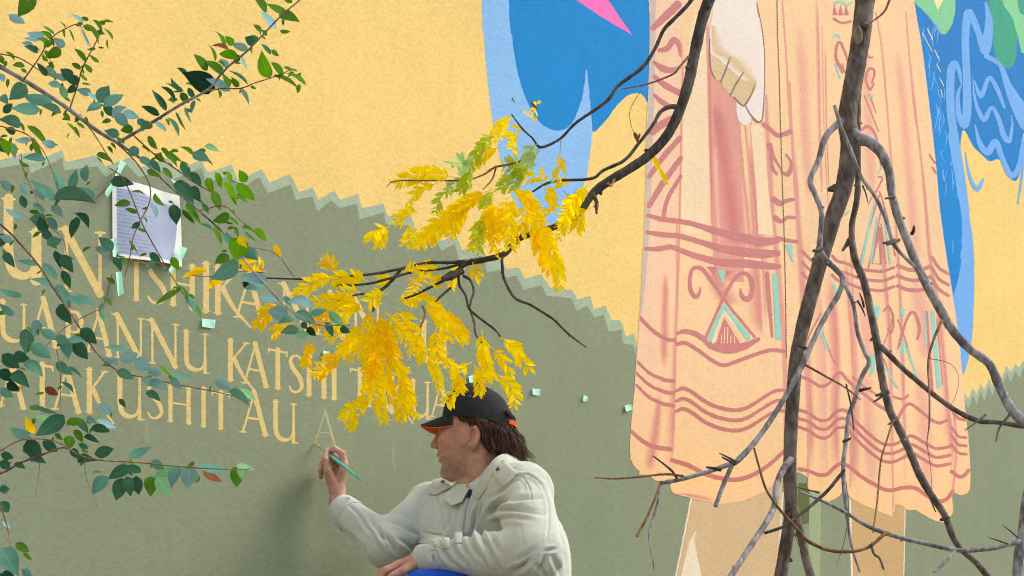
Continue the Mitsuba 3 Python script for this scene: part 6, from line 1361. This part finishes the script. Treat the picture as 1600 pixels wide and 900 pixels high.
for pts, w, dp in (
        ([(766, 802), (776, 790), (792, 780)], 5, 0.016), ([(773, 776), (788, 762), (808, 742)], 3.5, 0.007), ([(781, 774), (798, 758), (818, 742)], 3.5, 0.006),
        ([(766, 803), (785, 797), (806, 796), (848, 803)], 5, 0.010), ([(800, 783), (822, 778), (848, 778)], 4, 0.006), ([(780, 812), (800, 808), (830, 812)], 4.5, 0.005),
        ([(748, 822), (754, 840), (764, 858), (778, 892)], 5, 0.012), ([(764, 832), (772, 850), (780, 862)], 5, 0.006), ([(722, 846), (727, 858), (734, 868)], 4, 0.008), ([(734, 842), (742, 860), (752, 874)], 4, 0.007),
        ([(690, 850), (694, 862), (702, 874), (712, 884)], 4, 0.009), ([(706, 846), (714, 862), (726, 880)], 4, 0.007), ([(670, 862), (676, 872), (680, 884)], 3.5, 0.006),
        ([(800, 894), (816, 884), (830, 871)], 5, 0.013), ([(806, 878), (822, 868), (836, 856)], 5, 0.006), ([(840, 898), (848, 880), (852, 866)], 4, 0.008), ([(852, 861), (860, 859), (868, 858)], 3, 0.007), ([(836, 880), (846, 890), (852, 902)], 4, 0.006), ([(862, 868), (868, 880), (876, 900)], 5, 0.005),
        ([(822, 741), (838, 748), (850, 764), (857, 790), (857, 820), (854, 845)], 2.5, 0.004), ([(862, 762), (872, 800), (880, 850), (886, 900)], 6, 0.003),
        ([(592, 822), (598, 840), (606, 856)], 4, 0.009), ([(602, 830), (610, 846), (621, 866)], 4, 0.010), ([(577, 808), (588, 826), (600, 840), (610, 846)], 4, 0.008), ([(612, 814), (628, 820), (652, 836)], 4.5, 0.011), ([(632, 803), (642, 810), (655, 826)], 4, 0.008), ([(622, 840), (636, 850), (646, 862)], 4, 0.007),
        ([(531, 824), (548, 840), (566, 856)], 4, 0.005), ([(560, 806), (572, 822), (586, 838)], 3.5, 0.005), ([(545, 790), (556, 800), (568, 812)], 3, 0.004),
        ([(786, 742), (806, 744), (826, 742), (846, 756)], 1.8, 0.006), ([(812, 742), (826, 760), (832, 790)], 1.6, 0.004), ([(704, 794), (702, 820), (700, 850)], 1.6, 0.004), ([(655, 848), (680, 856), (704, 858)], 1.8, 0.006), ([(682, 776), (690, 800), (692, 830)], 2.4, 0.006), ([(748, 784), (742, 806), (738, 836)], 2.4, 0.008),
        ([(704, 802), (700, 818), (694, 832)], 4, 0.005), ([(664, 833), (680, 836), (697, 838)], 2.5, 0.004), ([(676, 800), (672, 816), (668, 832)], 4, 0.005), ([(740, 812), (738, 828), (732, 842)], 4, 0.006), ([(752, 790), (748, 804), (746, 816)], 4, 0.006),
        ([(700, 842), (690, 848), (678, 852)], 4, 0.005)):
    crease(pts, w, dp)
disp += 0.004 * (meshkit.fbm(jv * [14, 14, 9], 2, 21) - 0.5) - 0.0012 * np.exp(-((meshkit.fbm(jv * [20, 18, 10], 2, 5) - 0.5) / 0.03) ** 2)
jv = jv + jn * np.clip(disp, -0.020, 0.014)[:, None]
m = trimesh.Trimesh(jv, jf, process=False)
trimesh.smoothing.filter_laplacian(m, lamb=0.3, iterations=1)
jv = np.array(m.vertices)
jacket = add('jacket', (cam2world(jv), jf), 'jacket_cloth', man, 'pale khaki jacket with shoulder tabs', smooth=True)

# pieces sewn on the jacket, laid over its surface
jn = vnormals(jv, jf)
fr = np.where(jn[:, 1] < 0.1)[0]
juv = np.c_[800 + jv[fr, 0] / jv[fr, 1] * F, HOR - jv[fr, 2] / jv[fr, 1] * F]
_order = np.argsort(jv[fr, 1])
def surf(uv, rad=3.0):
    """Nearest depth and normal of the jacket under a pixel."""
    tr = surf.tree
    Y, N = [], []
    for u, v in uv:
        c = tr.query_ball_point((u, v), rad)
        if not c: c = [tr.query((u, v))[1]]
        c = np.array(c); y = jv[fr[c], 1]
        c = c[y < y.min() + 0.03]
        Y.append(jv[fr[c], 1].mean()); N.append(jn[fr[c]].mean(0))
    N = np.array(N); return np.array(Y), N / np.linalg.norm(N, axis=1, keepdims=True)
surf.tree = cKDTree(juv)
def panel(name, corners, lift, thick, mat='jacket_cloth', n=12, m=6, bulge=0.0, parent=None, label=None):
    """A sewn cloth piece between two edges (top row and bottom row of pixels)."""
    top, bot = (np.array(c, float) for c in corners)
    a = np.linspace(0, 1, n); b = np.linspace(0, 1, m)
    ta = np.stack([np.interp(a, np.linspace(0, 1, len(top)), top[:, k]) for k in (0, 1)], 1)
    ba = np.stack([np.interp(a, np.linspace(0, 1, len(bot)), bot[:, k]) for k in (0, 1)], 1)
    g = (ta[:, None] * (1 - b)[None, :, None] + ba[:, None] * b[None, :, None]).reshape(-1, 2)
    Y, N = surf(g, 4.0)
    base = np.array([C3(u, v, y) for (u, v), y in zip(g, Y)])
    A, Bm = np.meshgrid(np.linspace(0, 1, n), np.linspace(0, 1, m), indexing='ij')
    edge = (np.minimum(np.minimum(A, 1 - A) * n, np.minimum(Bm, 1 - Bm) * m).ravel() > 0.5)
    up = base + N * (lift + thick * edge + bulge * np.sin(np.pi * Bm.ravel()))[:, None]
    dn_ = base + N * (lift - 0.004)
    f = np.array([[i * m + j, i * m + j + 1, (i + 1) * m + j + 1, (i + 1) * m + j] for i in range(n - 1) for j in range(m - 1)])
    rimi = [j for j in range(m)] + [i * m + m - 1 for i in range(1, n)] + [(n - 1) * m + j for j in range(m - 2, -1, -1)] + [i * m for i in range(n - 2, -1, -1)]
    k = n * m
    s = np.array([[rimi[i], rimi[i + 1], rimi[i + 1] + k, rimi[i] + k] for i in range(len(rimi) - 1)])
    return add(name, (cam2world(np.vstack([up, dn_])), np.vstack([f, f[:, ::-1] + k, s])), mat, parent or jacket, label, smooth=50)
panel('shoulder_tab', ([(768, 734), (773, 720), (787, 719)], [(784, 762), (798, 752), (809, 741)]), 0.006, 0.004)
panel('shoulder_tab', ([(677, 753), (688, 750), (698, 749)], [(670, 772), (682, 775), (704, 763)]), 0.006, 0.004)
def button(u, v, r=0.006, lift=0.017):
    Y, N = surf([(u, v)])
    c = C3(u, v, Y[0]) + N[0] * lift
    m = trimesh.creation.cylinder(r, 0.003, sections=20)
    R = trimesh.geometry.align_vectors([0, 0, 1], N[0])[:3, :3]
    add('button', (cam2world(c + np.array(m.vertices) @ R.T), np.array(m.faces)), 'button_mat', jacket, smooth=40)
button(783, 738, 0.006, 0.014); button(694, 761)
panel('pocket_flap', ([(656, 832), (670, 834), (690, 838), (704, 842)], [(653, 848), (668, 850), (688, 855), (702, 858)]), 0.004, 0.003)
panel('placket', ([(722, 790), (714, 810), (711, 830), (711, 850)], [(733, 778), (728, 800), (724, 826), (722, 850)]), 0.005, 0.004)
# collar: two stand-and-fall leaves and a band round the neck, built on the neck axis
def ringpt(ang, r, z, c0):
    return c0 + np.array([math.cos(ang) * r, math.sin(ang) * r, z])
nc = C3(757, 748, 3.535)
def collar(name, edge_in, edge_out, thick=0.004, n=18, m=5, bulge=0.003):
    a = spline(np.array([C3(*p) for p in edge_in]), 8); b = np.array([C3(*p) for p in edge_out])
    t = np.linspace(0, 1, n)
    A = np.stack([np.interp(t, np.linspace(0, 1, len(a)), a[:, k]) for k in range(3)], 1)
    Bq = np.stack([np.interp(t, np.linspace(0, 1, len(b)), b[:, k]) for k in range(3)], 1)
    s = np.linspace(0, 1, m)
    g = (A[:, None] * (1 - s)[None, :, None] + Bq[:, None] * s[None, :, None])
    out = g - nc; out[..., 2] *= 0.4; out /= np.linalg.norm(out, axis=-1, keepdims=True)
    g = g + out * (bulge * np.sin(np.pi * s))[None, :, None]
    top = (g + out * thick / 2).reshape(-1, 3); bot = (g - out * thick / 2).reshape(-1, 3)
    f = np.array([[i * m + j, i * m + j + 1, (i + 1) * m + j + 1, (i + 1) * m + j] for i in range(n - 1) for j in range(m - 1)])
    rimi = [j for j in range(m)] + [i * m + m - 1 for i in range(1, n)] + [(n - 1) * m + j for j in range(m - 2, -1, -1)] + [i * m for i in range(n - 2, -1, -1)]
    k = n * m
    sd_ = np.array([[rimi[i], rimi[i + 1], rimi[i + 1] + k, rimi[i] + k] for i in range(len(rimi) - 1)])
    add(name, (cam2world(np.vstack([top, bot])), np.vstack([f, f[:, ::-1] + k, sd_])), 'jacket_cloth', jacket, smooth=50)
collar('collar', [(806, 712, 3.48), (788, 709, 3.435), (770, 719, 3.405), (754, 746, 3.40), (737, 769, 3.42)], [(810, 724, 3.47), (795, 724, 3.41), (781, 731, 3.385), (764, 758, 3.385), (747, 780, 3.405)])
collar('collar', [(733, 764, 3.45), (728, 757, 3.49), (724, 750, 3.53), (738, 740, 3.60), (770, 726, 3.62)], [(722, 784, 3.43), (706, 790, 3.455), (694, 779, 3.50), (708, 756, 3.60), (760, 736, 3.66)])
collar('collar_band', [(735, 769, 3.46), (752, 742, 3.455), (772, 718, 3.455), (792, 708, 3.50), (806, 712, 3.55)], [(737, 778, 3.455), (756, 758, 3.44), (776, 734, 3.43), (797, 722, 3.48), (812, 724, 3.54)], 0.005)
panel('shirt_front', ([(735, 764), (730, 775), (724, 789)], [(740, 767), (735, 777), (726, 790)]), 0.001, 0.001, 'navy_cloth', parent=man, label='navy shirt showing at the open collar')
# cuffs
def cuff(c0, c1, r0, r1):
    c0, c1 = np.asarray(c0), np.asarray(c1)
    pts = np.array([c0 + (c1 - c0) * t for t in np.linspace(0, 1, 6)])
    rr = np.interp(np.linspace(0, 1, 6), [0, 0.1, 0.9, 1], [r0 - 0.001, r0, r1, r1 - 0.002])
    o = tube(pts, rr, 28, 0.10, 3)
    nrow = 28
    i = tube(pts, rr - 0.005, 28, 0.10, 3)
    ov, of = o[0][:-2], o[1][:-2 * nrow]
    iv, if_ = i[0][:-2], i[1][:-2 * nrow][:, ::-1]
    k = len(ov); j = np.arange(nrow); jn_ = (j + 1) % nrow
    e0 = np.stack([j, jn_, jn_ + k, j + k], 1); b0 = 5 * nrow
    e1 = np.stack([b0 + j + k, b0 + jn_ + k, b0 + jn_, b0 + j], 1)
    q = np.vstack([e0, e1]); q = np.vstack([q[:, [0, 1, 2]], q[:, [0, 2, 3]]])
    add('cuff', (cam2world(np.vstack([ov, iv])), np.vstack([of, if_ + k, q])), 'jacket_cloth', jacket, smooth=40)
d_ = (C3(535, 797, 3.648) - ER); d_ /= np.linalg.norm(d_)
cuff(C3(535, 797, 3.648) - d_ * 0.05, C3(535, 797, 3.648) + d_ * 0.008, 0.050, 0.046)
d_ = (C3(668, 873, 3.366) - C3(760, 868, 3.275)); d_ /= np.linalg.norm(d_)
cuff(C3(668, 873, 3.366) - d_ * 0.045, C3(668, 873, 3.366) + d_ * 0.022, 0.0455, 0.041)

# trousers and shoes
tlo = np.array([-0.42, 2.85, -0.20]); thi = np.array([0.24, 3.95, 0.52])
K = grid(tlo, thi, 0.011)
kneeL, ankL, hipL = C3(668, 940, 3.30), C3(690, 1195, 3.36), C3(800, 948, 3.40)
kneeR, ankR, hipR = C3(660, 1180, 3.62), C3(840, 1200, 3.72), C3(790, 980, 3.62)
td = chain(K, [hipL, kneeL], (0.100, 0.082), 0.02)
td = smin(td, chain(K, [kneeL, ankL], (0.078, 0.058), 0.02), 0.02)
td = smin(td, chain(K, [hipR, kneeR, ankR], (0.100, 0.076, 0.055), 0.02), 0.03)
td = smin(td, cone(K, C3(800, 960, 3.5), C3(800, 970, 3.62), 0.13, 0.13), 0.04)
kv, kf = taubin(*nets(np.pad(td, 1, constant_values=0.05), tlo - 0.011, 0.011), 5)
kn_ = vnormals(kv, kf)
kv = kv + kn_ * (0.010 * (meshkit.fbm(kv * 18, 3, 9) - 0.5))[:, None]
add('trousers', (cam2world(kv), kf), 'blue_cloth', man, 'bright blue trousers over the raised knee', smooth=True)
for a, d in ((ankL, np.array([-0.2, -0.04, -0.03])), (ankR, np.array([0.03, 0.02, -0.02]))):
    S_ = grid(np.minimum(a, a + d) - 0.12, np.maximum(a, a + d) + 0.12, 0.008)
    sd_ = smin(cone(S_, a + [0, 0, -0.05], a + d * 0.8 + [0, 0, -0.045], 0.045, 0.036), cone(S_, a, a + [0, 0, -0.05], 0.048, 0.046), 0.03)
    fl_ = -((S_[..., 2]) - (-0.163 + 0.0))
    sd_ = np.maximum(sd_, fl_)
    sv_, sf_ = nets(np.pad(sd_, 1, constant_values=0.05), np.minimum(a, a + d) - 0.12 - 0.008, 0.008)
    add('shoe', (cam2world(sv_), sf_), 'shoe_mat', man, smooth=True)

# brush
bru = thing('paintbrush', 'thin turquoise handled paintbrush held against the wall by the man', 'paintbrush')
bt_ = wallpt(491.5, 693, 0.002); be_ = V(567, 752, 3.50)
ax = be_ - bt_
def seg(t0, t1, r, n=10):
    t = np.linspace(t0, t1, n)
    return tube(bt_ + t[:, None] * ax, np.interp(t, [x[0] for x in r], [x[1] for x in r]), 12)
def brush_fn(p, n, uv):
    return mikit.mix(mi.Color3f(0.03, 0.40, 0.36), mi.Color3f(0.09, 0.52, 0.48), mikit.noise(p.x * 60, p.y * 60, p.z * 60))
simple('brush_paint', mikit.proc(brush_fn), 0.3, 0.5)
simple('ferrule_metal', (0.75, 0.72, 0.66), 0.3, metallic=1.0)
simple('bristle_mat', (0.55, 0.30, 0.10), 0.7)
add('handle', seg(0.235, 1.0, [(0.235, 0.0030), (0.4, 0.0046), (0.7, 0.0042), (0.97, 0.0026), (1.0, 0.0012)], 16), 'brush_paint', bru, smooth=50)
add('ferrule', seg(0.095, 0.24, [(0.095, 0.0036), (0.24, 0.0031)]), 'ferrule_metal', bru, smooth=50)
add('bristles', seg(0.0, 0.10, [(0.0, 0.0009), (0.05, 0.0042), (0.1, 0.0034)]), 'bristle_mat', bru, smooth=50)
